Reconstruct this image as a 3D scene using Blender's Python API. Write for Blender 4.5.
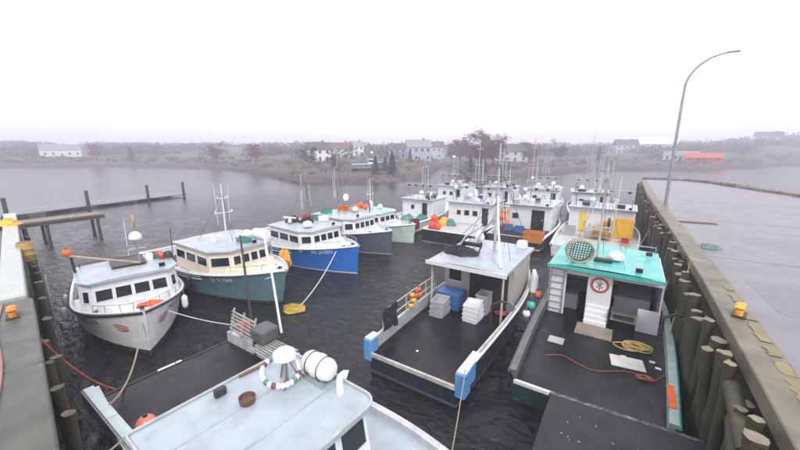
import bpy, bmesh, math, random
import numpy as np
from mathutils import Vector, Matrix, noise as mnoise

for _o in list(bpy.data.objects): bpy.data.objects.remove(_o)
S = bpy.context.scene
COL = S.collection
R = math.radians
PI = math.pi
rnd = random.Random(7)

# ------------------------------------------------------------------ camera
YAW = 33.5
cam_d = bpy.data.cameras.new('camera')
cam = bpy.data.objects.new('camera', cam_d); COL.objects.link(cam)
cam_d.sensor_width = 36.0
cam_d.lens = 36.0 * 345 / 800
cam_d.clip_start = 0.05; cam_d.clip_end = 6000
cam.location = (0, 0, 8.0)
cam.rotation_euler = (R(90) - math.atan(75 / 345), 0, R(YAW))
S.camera = cam

# ------------------------------------------------------------------ sky, sun, exposure
SUN_EL, SUN_AZ = 46, 132          # overcast: only a faint direction
W = bpy.data.worlds.new('World'); S.world = W; W.use_nodes = True
nt = W.node_tree; nt.nodes.clear()
sky = nt.nodes.new('ShaderNodeTexSky'); sky.sky_type = 'NISHITA'; sky.sun_disc = False
sky.sun_elevation = R(SUN_EL); sky.sun_rotation = R(SUN_AZ)
sky.air_density = 1.0; sky.dust_density = 4.0
mixc = nt.nodes.new('ShaderNodeMix'); mixc.data_type = 'RGBA'
mixc.inputs['Factor'].default_value = 0.90          # closed cloud layer over the clear sky
mixc.inputs['B'].default_value = (10.6, 10.4, 11.0, 1)
bg = nt.nodes.new('ShaderNodeBackground'); bg.inputs['Strength'].default_value = 0.10
wo = nt.nodes.new('ShaderNodeOutputWorld')
nt.links.new(sky.outputs[0], mixc.inputs['A']); nt.links.new(mixc.outputs['Result'], bg.inputs['Color'])
nt.links.new(bg.outputs[0], wo.inputs['Surface'])
sd = bpy.data.lights.new('sun', 'SUN'); sd.energy = 1.5; sd.angle = R(18); sd.color = (1, .97, .93)
sun = bpy.data.objects.new('sun', sd); COL.objects.link(sun)
_d = Vector((math.sin(R(SUN_AZ)) * math.cos(R(SUN_EL)), math.cos(R(SUN_AZ)) * math.cos(R(SUN_EL)), math.sin(R(SUN_EL))))
sun.rotation_euler = _d.to_track_quat('Z', 'Y').to_euler(); sun.location = _d * 60
S.view_settings.view_transform = 'Standard'; S.view_settings.look = 'None'
S.view_settings.exposure = 0.72; S.view_settings.gamma = 1; S.view_settings.use_curve_mapping = False
S.render.engine = 'CYCLES'
S.cycles.volume_bounces = 1
S.cycles.max_bounces = 8

# ------------------------------------------------------------------ materials
MATS = {}
def M(name, col, rough=.5, metal=0., var=.18, vs=2.5, dirt=None, da=.35, ds=1.3, bump=.15, bs=18., wet=0., streak=False,
      emit=None, band=None, coat=0.):
    """paint / wood / metal with uneven tone, dirt patches, fine relief and wet patches. band=(z, colour below z, line colour)"""
    if name in MATS: return MATS[name]
    m = bpy.data.materials.new(name); m.use_nodes = True; t = m.node_tree; N = t.nodes; Lk = t.links
    b = N['Principled BSDF']
    tc = N.new('ShaderNodeTexCoord'); oi = N.new('ShaderNodeObjectInfo')
    off = N.new('ShaderNodeVectorMath'); off.operation = 'MULTIPLY_ADD'
    off.inputs[1].default_value = (31, 17, 23)
    cmb = N.new('ShaderNodeCombineXYZ')
    for i in range(3): Lk.new(oi.outputs['Random'], cmb.inputs[i])
    Lk.new(cmb.outputs[0], off.inputs[0]); Lk.new(tc.outputs['Object'], off.inputs[2])
    def noise(scale, detail=5, rgh=.6):
        n = N.new('ShaderNodeTexNoise'); n.inputs['Scale'].default_value = scale; n.inputs['Detail'].default_value = detail
        n.inputs['Roughness'].default_value = rgh; Lk.new(off.outputs[0], n.inputs['Vector']); return n.outputs['Fac']
    def ramp(fac, a, bb):
        r = N.new('ShaderNodeMapRange'); r.inputs['From Min'].default_value = a; r.inputs['From Max'].default_value = bb
        Lk.new(fac, r.inputs['Value']); return r.outputs['Result']
    def mix(fac, A, Bc):
        x = N.new('ShaderNodeMix'); x.data_type = 'RGBA'
        for s, v in (('A', A), ('B', Bc)):
            if isinstance(v, tuple): x.inputs[s].default_value = (*v, 1)
            else: Lk.new(v, x.inputs[s])
        if isinstance(fac, (float, int)): x.inputs['Factor'].default_value = fac
        else: Lk.new(fac, x.inputs['Factor'])
        return x.outputs['Result']
    lo = tuple(c * (1 - var) for c in col); hi = tuple(min(1, c * (1 + var)) for c in col)
    c = mix(ramp(noise(vs), .3, .7), lo, hi)
    if band:
        sx = N.new('ShaderNodeSeparateXYZ'); Lk.new(tc.outputs['Object'], sx.inputs[0])
        def less(z):
            q = N.new('ShaderNodeMath'); q.operation = 'LESS_THAN'; q.inputs[1].default_value = z
            Lk.new(sx.outputs['Z'], q.inputs[0]); return q.outputs[0]
        c = mix(less(band[0] + .09), c, band[2]); c = mix(less(band[0]), c, band[1])
    if dirt:
        if streak:                              # runs down the paint
            mp = N.new('ShaderNodeMapping'); mp.inputs['Scale'].default_value = (2.6, 2.6, .35); Lk.new(off.outputs[0], mp.inputs['Vector'])
            nn = N.new('ShaderNodeTexNoise'); nn.inputs['Scale'].default_value = ds * 1.6; nn.inputs['Detail'].default_value = 8; nn.inputs['Roughness'].default_value = .7; Lk.new(mp.outputs[0], nn.inputs['Vector']); dn = nn.outputs['Fac']
        else: dn = noise(ds, 8, .7)
        f = ramp(dn, .62 - da * .35, .62 + .22)
        k = N.new('ShaderNodeMath'); k.operation = 'MULTIPLY'; k.inputs[1].default_value = min(1, da * 2.); Lk.new(f, k.inputs[0])
        c = mix(k.outputs[0], c, dirt)
    Lk.new(c, b.inputs['Base Color'])
    rr = N.new('ShaderNodeMapRange'); Lk.new(noise(vs * 1.3 + .3, 4), rr.inputs['Value'])
    rr.inputs['From Min'].default_value = .35; rr.inputs['From Max'].default_value = .65
    rr.inputs['To Min'].default_value = max(.05, rough * (1 - .75 * wet)); rr.inputs['To Max'].default_value = min(1, rough * 1.1)
    Lk.new(rr.outputs[0], b.inputs['Roughness'])
    b.inputs['Metallic'].default_value = metal
    b.inputs['Coat Weight'].default_value = coat; b.inputs['Coat Roughness'].default_value = .12
    if bump:
        bp = N.new('ShaderNodeBump'); bp.inputs['Strength'].default_value = bump; bp.inputs['Distance'].default_value = .03
        Lk.new(noise(bs, 6), bp.inputs['Height']); Lk.new(bp.outputs[0], b.inputs['Normal'])
    if emit:
        b.inputs['Emission Color'].default_value = (*emit[:3], 1); b.inputs['Emission Strength'].default_value = emit[3]
    if name in ('dark_wet_deck', 'grey_grit_deck'): b.inputs['Specular IOR Level'].default_value = .28     # matt rubber mats
    MATS[name] = m
    return m

RUST = (.16, .07, .03); GRIME = (.09, .085, .075); ALGAE = (.040, .052, .022)
white = M('white_paint', (.64, .66, .68), .32, var=.07, dirt=(.40, .37, .33), da=.2, wet=.4, bump=.05, streak=True)
cream = M('cream_paint', (.64, .58, .43), .4, var=.08, dirt=(.36, .32, .23), da=.2, wet=.4, streak=True)
greyroof = M('pale_blue_grey_paint', (.345, .40, .445), .34, var=.12, vs=.9, dirt=(.20, .21, .21), da=.38, ds=1.6, wet=.85, bump=.12, bs=60)
turq = M('turquoise_paint', (.06, .42, .38), .3, var=.22, vs=1.2, dirt=(.24, .37, .34), da=.45, ds=1.1, wet=.75)
blackrub = M('black_rubber', (.018, .018, .02), .5, dirt=(.06, .06, .06), da=.3)
wetdeck = M('dark_wet_deck', (.010, .0105, .012), .46, var=.45, vs=.6, dirt=(.045, .045, .047), da=.30, ds=1.5, wet=.92, bump=.22, bs=26)
greydeck = M('grey_grit_deck', (.018, .019, .022), .5, var=.25, vs=.8, dirt=(.05, .05, .052), da=.3, ds=1.4, wet=.6, bump=.3, bs=40)
whitedeck = M('pale_deck_paint', (.48, .48, .47), .4, dirt=(.25, .23, .2), da=.4, wet=.5)
glass = M('dark_window_glass', (.012, .016, .02), .08, var=.2, bump=0)
steel = M('galvanised_steel', (.34, .35, .36), .38, .85, dirt=(.15, .13, .11), da=.3)
darksteel = M('dark_steel', (.06, .06, .06), .45, .6, dirt=RUST, da=.35)
alu = M('aluminium', (.55, .56, .57), .32, .9)
whitegrp = M('white_fibreglass', (.72, .73, .74), .25, var=.05, dirt=(.4, .38, .35), da=.15)
orange = M('orange_plastic', (.75, .12, .02), .38, dirt=(.35, .08, .03), da=.3)
redp = M('red_paint', (.50, .035, .03), .4, dirt=(.25, .05, .04), da=.3)
yellow = M('yellow_plastic', (.72, .42, .03), .4, dirt=(.40, .25, .05), da=.35)
bluep = M('blue_plastic', (.045, .13, .34), .4, dirt=(.10, .14, .22), da=.3)
liteblue = M('light_blue_paint', (.09, .28, .58), .38, dirt=(.30, .38, .45), da=.35)
grplastic = M('grey_plastic', (.36, .37, .38), .45, dirt=(.2, .2, .19), da=.35)
brown = M('brown_wood', (.17, .085, .045), .6, dirt=GRIME, da=.4)
beigewood = M('beige_plywood', (.34, .27, .19), .55, var=.2, dirt=(.2, .16, .12), da=.35)
maroon = M('maroon_paint', (.14, .025, .025), .5, dirt=GRIME, da=.3)
green = M('green_tarp', (.07, .26, .19), .5, var=.3, dirt=GRIME, da=.3)
teald = M('teal_net', (.06, .20, .20), .8, var=.4, bump=.6)
cloth = M('navy_cloth', (.012, .014, .03), .8, bump=.3)
pinkbuoy = M('pink_buoy', (.68, .20, .13), .35, dirt=(.4, .2, .15), da=.2)
pile_m = M('weathered_pile_timber', (.052, .044, .024), .62, var=.45, vs=2.2, dirt=(.045, .058, .018), da=.6, ds=2.2, bump=.7, bs=9, wet=.4, streak=True, band=(.95, (.016, .020, .009), (.028, .032, .016)))
pile_top = M('pale_pile_end', (.20, .175, .135), .7, var=.3, dirt=GRIME, da=.4)
cap_m = M('weathered_cap_timber', (.150, .135, .095), .55, var=.22, vs=1.2, dirt=(.060, .064, .038), da=.5, ds=1.1, wet=.5, bump=.3)
cap_m2 = M('grey_cap_concrete', (.080, .084, .068), .5, var=.2, vs=1.4, dirt=(.045, .05, .032), da=.45, ds=1.2, wet=.55, bump=.3)
pale_kerb = M('pale_painted_kerb', (.38, .41, .385), .4, var=.1, dirt=(.32, .36, .30), da=.3, wet=.5)
yelpaint = M('worn_yellow_paint', (.235, .175, .055), .55, var=.3, dirt=(.13, .118, .085), da=1.0, ds=3.0, wet=.5)
wall_m = M('dark_timber_sheeting', (.035, .03, .022), .7, var=.5, dirt=ALGAE, da=.4, bump=.5)
asphalt = M('wet_pier_asphalt', (.175, .166, .180), .40, var=.10, vs=.7, dirt=(.125, .118, .124), da=.4, ds=.55, wet=.25, bump=.15, bs=90)
leftdeck = M('grey_wharf_planks', (.13, .15, .15), .5, var=.3, vs=2, dirt=(.11, .11, .10), da=.4, wet=.5)
rope_y = M('yellow_rope', (.50, .36, .13), .8, bump=.5, bs=60)
rope_r = M('red_rope', (.38, .10, .07), .8, bump=.5, bs=60)
rope_b = M('beige_rope', (.36, .30, .22), .8, bump=.5, bs=60)
rope_w = M('white_rope', (.60, .58, .53), .8, bump=.5, bs=60)
net_m = M('black_net_gear', (.02, .02, .02), .75, var=.5, bump=.8)
rock_m = M('shore_rock', (.11, .095, .08), .7, var=.4, vs=.6, dirt=(.05, .05, .045), da=.4, bump=.5, bs=4)
leafgreen = M('evergreen_leaf', (.030, .050, .028), .7, var=.5, vs=.6, bump=0)
leafbrown = M('bare_twig_brown', (.095, .055, .045), .8, var=.4, vs=.6, bump=0)
bark = M('bark', (.07, .055, .045), .8, var=.3)
lampglow = M('lit_lamp', (1, .8, .5), .4, bump=0, emit=(1, .62, .30, 14))
whiteglow = M('lit_floodlight', (1, .95, .85), .4, bump=0, emit=(1, .90, .70, 18))
redsign = M('red_lettering', (.42, .06, .04), .5)
blacktxt = M('black_lettering', (.03, .03, .035), .5)
whitetxt = M('white_lettering', (.75, .77, .8), .5)

def hullmat(name, col, boot=(.09, .02, .018), line=(.6, .62, .64), z=.10, **k):
    return M(name, col, .28, dirt=tuple(c * .55 + .03 for c in col), da=.15, ds=.9, wet=.4, band=(z, boot, line), bump=.04, bs=6, streak=True, **k)

# ------------------------------------------------------------------ mesh builder
class MB:
    def __init__(s): s.v = []; s.f = []; s.mi = []; s.cur = 0
    def add(s, vs, fs):
        o = len(s.v); s.v += [tuple(p) for p in vs]; s.f += [tuple(i + o for i in f) for f in fs]; s.mi += [s.cur] * len(fs); return s
    def box(s, c, d, rz=0, m=None):
        x, y, z = (q / 2 for q in d)
        p = [Vector((a * x, b * y, e * z)) for e in (-1, 1) for a, b in ((-1, -1), (1, -1), (1, 1), (-1, 1))]
        if m is None: m = Matrix.Rotation(rz, 3, 'Z')
        p = [m @ q + Vector(c) for q in p]
        return s.add(p, [(3, 2, 1, 0), (4, 5, 6, 7), (0, 1, 5, 4), (1, 2, 6, 5), (2, 3, 7, 6), (3, 0, 4, 7)])
    def span(s, a, b):
        return s.box([(i + j) / 2 for i, j in zip(a, b)], [abs(j - i) for i, j in zip(a, b)])
    def bar(s, a, b, w, h=None):
        a, b = Vector(a), Vector(b); d = b - a; m = d.to_track_quat('Z', 'Y').to_matrix()
        return s.box((a + b) / 2, (w, h or w, d.length), m=m)
    def tube(s, pts, r, n=8, closed=False, cap=True):
        pts = [Vector(p) for p in pts]; k = len(pts); rs = r if isinstance(r, (list, tuple)) else [r] * k
        vs = []; up = None
        for i, p in enumerate(pts):
            if closed: t = pts[(i + 1) % k] - pts[i - 1]
            else: t = pts[min(i + 1, k - 1)] - pts[max(i - 1, 0)]
            t.normalize()
            if up is None: up = t.orthogonal().normalized()
            up = (up - t * up.dot(t)).normalized(); w = t.cross(up)
            for j in range(n):
                a = 2 * PI * j / n; vs.append(p + (up * math.cos(a) + w * math.sin(a)) * rs[i])
        fs = []
        for i in range(k if closed else k - 1):
            for j in range(n):
                i2 = (i + 1) % k
                fs.append((i * n + j, i * n + (j + 1) % n, i2 * n + (j + 1) % n, i2 * n + j))
        if cap and not closed: fs += [tuple(range(n - 1, -1, -1)), tuple((k - 1) * n + j for j in range(n))]
        return s.add(vs, fs)
    def lathe(s, prof, c=(0, 0, 0), n=16, axis='Z'):
        vs = []
        for r, h in prof:
            for j in range(n):
                a = 2 * PI * j / n; x, y = r * math.cos(a), r * math.sin(a)
                p = {'Z': (x, y, h), 'X': (h, x, y), 'Y': (x, h, y)}[axis]
                vs.append((p[0] + c[0], p[1] + c[1], p[2] + c[2]))
        k = len(prof)
        fs = [(i * n + j, i * n + (j + 1) % n, (i + 1) * n + (j + 1) % n, (i + 1) * n + j) for i in range(k - 1) for j in range(n)]
        fs += [tuple(range(n - 1, -1, -1)), tuple((k - 1) * n + j for j in range(n))]
        return s.add(vs, fs)
    def prism(s, poly, z0, z1):
        n = len(poly)
        f0 = (lambda p: z0) if not callable(z0) else z0; f1 = (lambda p: z1) if not callable(z1) else z1
        vs = [(x, y, f0((x, y))) for x, y in poly] + [(x, y, f1((x, y))) for x, y in poly]
        return s.add(vs, [tuple(range(n - 1, -1, -1)), tuple(range(n, 2 * n))] + [(i, (i + 1) % n, n + (i + 1) % n, n + i) for i in range(n)])
    def grid(s, P):
        r, c = len(P), len(P[0])
        return s.add([p for row in P for p in row], [(i * c + j, i * c + j + 1, (i + 1) * c + j + 1, (i + 1) * c + j) for i in range(r - 1) for j in range(c - 1)])
    def mesh(s, name, mats, smooth=False, bevel=0, jitter=0):
        me = bpy.data.meshes.new(name)
        vs = s.v
        if jitter: vs = [tuple(q + rnd.uniform(-jitter, jitter) for q in p) for p in vs]
        me.from_pydata(vs, [], s.f)
        for m in (mats if isinstance(mats, (list, tuple)) else [mats]): me.materials.append(m)
        me.polygons.foreach_set('material_index', s.mi)
        bm = bmesh.new(); bm.from_mesh(me)
        bmesh.ops.recalc_face_normals(bm, faces=bm.faces)
        if bevel: bmesh.ops.bevel(bm, geom=[e for e in bm.edges if len(e.link_faces) == 2 and e.calc_face_angle(0) > .5], offset=bevel, segments=1 if bevel < .04 else 2, affect='EDGES', profile=.5)
        bm.to_mesh(me); bm.free()
        if smooth:
            me.polygons.foreach_set('use_smooth', [True] * len(me.polygons))
            try: me.set_sharp_from_angle(angle=R(42))
            except Exception: pass
        me.update(); return me
    def build(s, name, mats, parent=None, smooth=False, bevel=0, loc=None, jitter=0):
        return link(name, s.mesh(name, mats, smooth, bevel, jitter), parent, loc)

def link(name, me, parent=None, loc=None, rz=0):
    o = bpy.data.objects.new(name, me); COL.objects.link(o)
    if parent: o.parent = parent
    if loc is not None: o.location = loc
    if rz: o.rotation_euler = (0, 0, rz)
    return o
def tag(o, label, cat=None, group=None, kind=None):
    if label: o['label'] = label
    if cat: o['category'] = cat
    if group: o['group'] = group
    if kind: o['kind'] = kind
    return o
def thing(name, label, cat, loc=(0, 0, 0), rz=0, group=None):
    o = bpy.data.objects.new(name, None); COL.objects.link(o); o.location = loc; o.rotation_euler = (0, 0, rz)
    o.empty_display_size = .2
    return tag(o, label, cat, group)
def copy_tree(o, parent=None, loc=None, rz=None):
    c = o.copy(); COL.objects.link(c); c.parent = parent
    if loc is not None: c.location = loc
    if rz is not None: c.rotation_euler = (0, 0, rz)
    for ch in list(o.children): copy_tree(ch, c)
    return c
def sag(a, b, d, n=14):
    a, b = Vector(a), Vector(b)
    return [a.lerp(b, i / n) - Vector((0, 0, d * 4 * (i / n) * (1 - i / n))) for i in range(n + 1)]
def wob(pts, a, seed=0, s=1.3):
    return [Vector(p) + Vector(mnoise.noise_vector(Vector(p) * s + Vector((seed, 0, 0)))) * a for p in pts]
def ball_prof(r, n=8, sq=1.): return [(max(.001, r * math.sin(PI * i / n)), -r * sq * math.cos(PI * i / n)) for i in range(n + 1)]

# ------------------------------------------------------------------ water
def build_water():
    az = np.concatenate([np.radians(np.linspace(-180, -66, 24, endpoint=False)), np.radians(np.linspace(-66, 66, 264, endpoint=False)), np.radians(np.linspace(66, 180, 25))])
    r = 1.5 * 1.0145 ** np.arange(0, 478)      # out to about 1450 m
    r = r[r < 1450]
    A, RR = np.meshgrid(az, r)
    th = math.radians(YAW) - A                  # camera azimuth to world angle
    X = -np.sin(th) * RR; Y = np.cos(th) * RR
    Z = np.zeros_like(X); g = np.random.RandomState(3)
    for i in range(26):
        wl = g.uniform(.55, 2.6); d = g.uniform(-1.0, 1.0) + 2.2; k = 2 * PI / wl
        ph = k * (X * math.cos(d) + Y * math.sin(d)) + g.uniform(0, 6.28)
        Z += (.0052 * wl) * (1 - np.abs(np.sin(ph / 2))) * 2 - .0052 * wl
    Z *= np.clip(1.2 - RR / 55, 0, 1) 
    n, m = X.shape
    me = bpy.data.meshes.new('harbour_water')
    vs = np.stack([X, Y, Z], -1).reshape(-1, 3)
    i, j = np.meshgrid(np.arange(n - 1), np.arange(m - 1), indexing='ij')
    q = np.stack([i * m + j, i * m + j + 1, (i + 1) * m + j + 1, (i + 1) * m + j], -1).reshape(-1, 4)
    me.vertices.add(len(vs)); me.vertices.foreach_set('co', vs.ravel().astype(np.float32))
    me.loops.add(q.size); me.loops.foreach_set('vertex_index', q.ravel().astype(np.int32))
    me.polygons.add(len(q)); me.polygons.foreach_set('loop_start', np.arange(0, q.size, 4, dtype=np.int32))
    me.polygons.foreach_set('loop_total', np.full(len(q), 4, dtype=np.int32))
    me.polygons.foreach_set('use_smooth', np.ones(len(q), bool)); me.update(calc_edges=True); me.validate()
    wm = bpy.data.materials.new('harbour_water'); wm.use_nodes = True; t = wm.node_tree; N = t.nodes; b = N['Principled BSDF']
    b.inputs['Base Color'].default_value = (.014, .016, .016, 1); b.inputs['Roughness'].default_value = .06; b.inputs['IOR'].default_value = 1.333
    ge = N.new('ShaderNodeNewGeometry')
    mp = N.new('ShaderNodeMapping'); mp.inputs['Rotation'].default_value = (0, 0, R(25)); mp.inputs['Scale'].default_value = (1, 1.9, 1)
    t.links.new(ge.outputs['Position'], mp.inputs['Vector'])
    n1 = N.new('ShaderNodeTexNoise'); n1.inputs['Scale'].default_value = 1.5; n1.inputs['Detail'].default_value = 5; n1.inputs['Roughness'].default_value = .5; n1.inputs['Distortion'].default_value = .7
    n2 = N.new('ShaderNodeTexNoise'); n2.inputs['Scale'].default_value = .045; n2.inputs['Detail'].default_value = 3
    t.links.new(mp.outputs[0], n1.inputs['Vector']); t.links.new(ge.outputs['Position'], n2.inputs['Vector'])
    mr = N.new('ShaderNodeMapRange'); mr.inputs['To Min'].default_value = .6; mr.inputs['To Max'].default_value = 1.0
    t.links.new(n2.outputs['Fac'], mr.inputs['Value'])
    vd = N.new('ShaderNodeVectorMath'); vd.operation = 'DISTANCE'; vd.inputs[1].default_value = (-7, 14, 0); t.links.new(ge.outputs['Position'], vd.inputs[0])
    m2 = N.new('ShaderNodeMapRange'); m2.inputs['From Min'].default_value = 18; m2.inputs['From Max'].default_value = 60; m2.inputs['To Min'].default_value = 1; m2.inputs['To Max'].default_value = .28; t.links.new(vd.outputs['Value'], m2.inputs['Value'])
    mm = N.new('ShaderNodeMath'); mm.operation = 'MULTIPLY'; t.links.new(mr.outputs[0], mm.inputs[0]); t.links.new(m2.outputs[0], mm.inputs[1])
    bp = N.new('ShaderNodeBump'); bp.inputs['Distance'].default_value = .30
    t.links.new(mm.outputs[0], bp.inputs['Strength']); t.links.new(n1.outputs['Fac'], bp.inputs['Height']); t.links.new(bp.outputs[0], b.inputs['Normal'])
    me.materials.append(wm)
    o = link('harbour_water', me); tag(o, 'dark rippled harbour water between the boats', kind='structure')
build_water()

# ------------------------------------------------------------------ land round the harbour
def wdir(px):                                   # world direction under a column of the photograph, at the horizon
    a = math.atan((px - 400) / (345 / math.cos(math.atan(75 / 345))))
    th = R(YAW) - a; return Vector((-math.sin(th), math.cos(th))), a
SH = [(-400, 260), (-100, 250), (0, 240), (120, 215), (220, 165), (270, 110), (300, 86), (330, 85), (380, 88), (425, 100), (436, 150), (450, 185), (462, 150), (470, 98),
      (500, 96), (540, 120), (590, 150), (640, 165), (700, 175), (760, 225), (800, 285), (900, 420), (1100, 600)]
HL = [(-400, 12), (0, 9.5), (200, 9), (300, 9), (400, 7.5), (480, 7), (560, 7.5), (640, 8.5), (720, 11), (800, 20), (1100, 30)]
def interp(T, x):
    for (a, b), (c, d) in zip(T, T[1:]):
        if a <= x <= c: return b + (d - b) * (x - a) / (c - a)
    return T[0][1] if x < T[0][0] else T[-1][1]
def land_h(px, r, p=None):
    r0 = interp(SH, px) * (1 + .03 * mnoise.noise(Vector((px * .06, 3, 0)))); d = r - r0
    if d < -6: return -1.5
    h = -1.5 + min(1, (d + 6) / 9) * 3.0 + max(0, min(1, (d - 3) / 260)) * interp(HL, px)
    if p is not None: h += mnoise.noise(Vector((p[0] * .03, p[1] * .03, 1))) * 1.0 * min(1, max(0, d / 60)) + mnoise.noise(Vector((p[0] * .35, p[1] * .35, 1))) * .35
    return h
def build_land():
    mb = MB(); P = []
    pxs = [-400 + i * 4 for i in range(0, 376)]
    rs = [76 + 2.2 * i for i in range(40)] + [166 + 9 * i for i in range(30)] + [440 + 30 * i for i in range(26)]
    for r in rs:
        row = []
        for px in pxs:
            d, a = wdir(px); p = d * r; row.append((p.x, p.y, land_h(px, r, p)))
        P.append(row)
    mb.grid(P)
    m = M('far_land', (.080, .074, .055), .85, var=.35, vs=.035, dirt=(.05, .05, .035), da=.6, ds=.02, bump=.6, bs=.6)
    b = m.node_tree; n = b.nodes; bs = n['Principled BSDF']; old = bs.inputs['Base Color'].links[0].from_socket
    sp = n.new('ShaderNodeSeparateXYZ'); ge = n.new('ShaderNodeNewGeometry'); b.links.new(ge.outputs['Position'], sp.inputs[0])
    mr = n.new('ShaderNodeMapRange'); mr.inputs['From Min'].default_value = .9; mr.inputs['From Max'].default_value = 1.9; b.links.new(sp.outputs['Z'], mr.inputs['Value'])
    mx = n.new('ShaderNodeMix'); mx.data_type = 'RGBA'; mx.inputs['A'].default_value = (.055, .042, .038, 1); b.links.new(old, mx.inputs['B']); b.links.new(mr.outputs[0], mx.inputs['Factor'])
    b.links.new(mx.outputs['Result'], bs.inputs['Base Color'])
    tag(mb.build('far_shore', m, smooth=True), 'low brown land and rocky shore across the harbour', kind='structure')
build_land()
def on_land(px, r):
    d, a = wdir(px); p = d * r; return Vector((p.x, p.y, land_h(px, r, p)))

# ------------------------------------------------------------------ right pier
PIER = [(2.62, -25), (2.62, 15), (2.3, 27), (1.75, 43), (1.45, 66)]       # its inner edge
ZP = 3.5
def px_at(y):
    return interp([(b, a) for a, b in PIER], y)
pier = thing('wharf', 'asphalt pier on timber piles along the right side', 'wharf', (2.6, 10, 0))
def P0(mb, name, mat, parent, **k):            # parts given in world coordinates
    o = mb.build(name, mat, parent, **k); o.location = tuple(-c for c in parent.location); return o
outer = [(7.5, 67.5), (9.5, 65), (12.0, 57.5), (14.6, 50.5), (18.5, 40), (25, 26), (36, 8), (46, -25)]
inn = [(x + .75, y) for x, y in PIER]
P0(MB().prism(inn + [(2.0, 68.5)] + outer, 2.9, ZP - .10), 'roadway', asphalt, pier)
P0(MB().prism([(x + .5, y) for x, y in PIER] + [(x + .9, y) for x, y in PIER[::-1]], -1, 2.85), 'sheet_wall', wall_m, pier)
y = -1.0
k = 0
while y < 66:                                    # cap timbers laid end to end
    L = 5.6; y2 = min(y + L, 66); xa, xb = px_at(y), px_at(y2)
    c = MB().prism([(xa, y + .012), (xa + .74, y + .012), (xb + .74, y2 - .012), (xb, y2 - .012)], ZP - .42, ZP + rnd.uniform(-.006, .012))
    P0(c, 'cap_timber', cap_m, pier, bevel=.025)
    if y < 14:
        yy = y + .15
        while yy < y2 - .5:
            ln = rnd.uniform(.35, 1.3); ln = min(ln, y2 - .1 - yy); xc = px_at(yy) + .58; nn = 9; poly = []
            for q in range(nn + 1): poly.append((xc - .13 - .07 * mnoise.noise(Vector((q * .9, yy, 1))), yy + ln * q / nn))
            for q in range(nn, -1, -1): poly.append((xc + .10 + .07 * mnoise.noise(Vector((q * .9, yy, 7))), yy + ln * q / nn + .03 * mnoise.noise(Vector((q, yy, 3)))))
            P0(MB().prism(poly, ZP + .013, ZP + .017), 'paint_patch', yelpaint, pier); yy += ln + rnd.uniform(.1, .6)
    y += L; k += 1
P0(MB().prism([(x - .02, yy) for x, yy in PIER] + [(x + .3, yy) for x, yy in PIER[::-1]], 2.35, 2.65), 'waling_beam', pile_m, pier)
for (ax, ay), (bx_, by_) in zip(outer, outer[1:-2]):
    d_ = Vector((bx_ - ax, by_ - ay)).normalized(); n_ = Vector((-d_.y, d_.x)) * .16
    P0(MB().prism([(ax + n_.x, ay + n_.y), (bx_ - d_.x * .03 + n_.x, by_ - d_.y * .03 + n_.y), (bx_ - d_.x * .03 - n_.x, by_ - d_.y * .03 - n_.y), (ax - n_.x, ay - n_.y)], ZP - .3, ZP + .16), 'far_kerb', M('tan_kerb', (.23, .19, .12), .6, dirt=GRIME, da=.4), pier)
pm_ = M('asphalt_repair', (.150, .143, .155), .40, var=.12, vs=3, wet=.3, bump=.2, bs=60)
for (ax, ay, w_, l_, r_) in ((4.6, 15.2, 1.3, 3.2, .05), (6.4, 24.5, 2.2, 2.0, -.1), (4.4, 33.5, 1.1, 4.0, .0), (8.6, 40, 2.6, 2.4, .2)):
    pts_ = [Matrix.Rotation(r_, 2) @ Vector((a * w_ / 2 * (1 + .06 * math.sin(q * 5 + ax)), b * l_ / 2 * (1 + .05 * math.cos(q * 3 + ay)))) for q, (a, b) in enumerate(((-1, -1), (-.3, -1.02), (.4, -.97), (1, -1), (1.03, -.2), (.98, .5), (1, 1), (.2, 1.03), (-.5, .98), (-1, 1), (-1.03, .3), (-.98, -.4)))]
    P0(MB().prism([(ax + p.x, ay + p.y) for p in pts_], ZP - .14, ZP - .096), 'asphalt_patch', pm_, pier)
for yy in (19.8, 30.2, 41.0, 52.0):
    P0(MB().prism([(px_at(yy) + .78, yy - .02), (min(15.0, interp([(8, 36), (26, 25), (40, 18.5), (50.5, 14.6), (57.5, 12)], yy)) - .3, yy + .10), (min(15.0, interp([(8, 36), (26, 25), (40, 18.5), (50.5, 14.6), (57.5, 12)], yy)) - .3, yy + .15), (px_at(yy) + .78, yy + .03)], ZP - .14, ZP - .0965), 'joint', M('joint_filler', (.105, .10, .105), .6), pier)
pile_meshes = []
for v in range(4):
    mb = MB(); n = 12; ph = rnd.uniform(0, 6); rows = 9
    for i in range(rows):
        pass
    pts = [(math.sin(ph + i) * .02, math.cos(ph * 2 + i) * .02, -1.5 + 4.8 * i / 8) for i in range(9)]
    mb.tube(pts, [.175 - .004 * i + rnd.uniform(-.012, .012) for i in range(9)], 12, cap=False)
    mb.cur = 1; t = len(mb.v) - 12; mb.f.append(tuple(range(t, t + 12))); mb.mi.append(1)
    for q in range(len(mb.v)):
        vx, vy, vz = mb.v[q]; kq = 1 + .13 * mnoise.noise(Vector((vx * 7 + v, vy * 7, vz * .8))) + .05 * mnoise.noise(Vector((vx * 20, vy * 20, vz * 3 + v)))
        mb.v[q] = (vx * kq, vy * kq, vz + (.06 * mnoise.noise(Vector((vx * 9, vy * 9, v))) if vz > 3 else 0))
    pile_meshes.append(mb.mesh('pile', [pile_m, pile_top], smooth=True))
y = 5.2; i = 0
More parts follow.
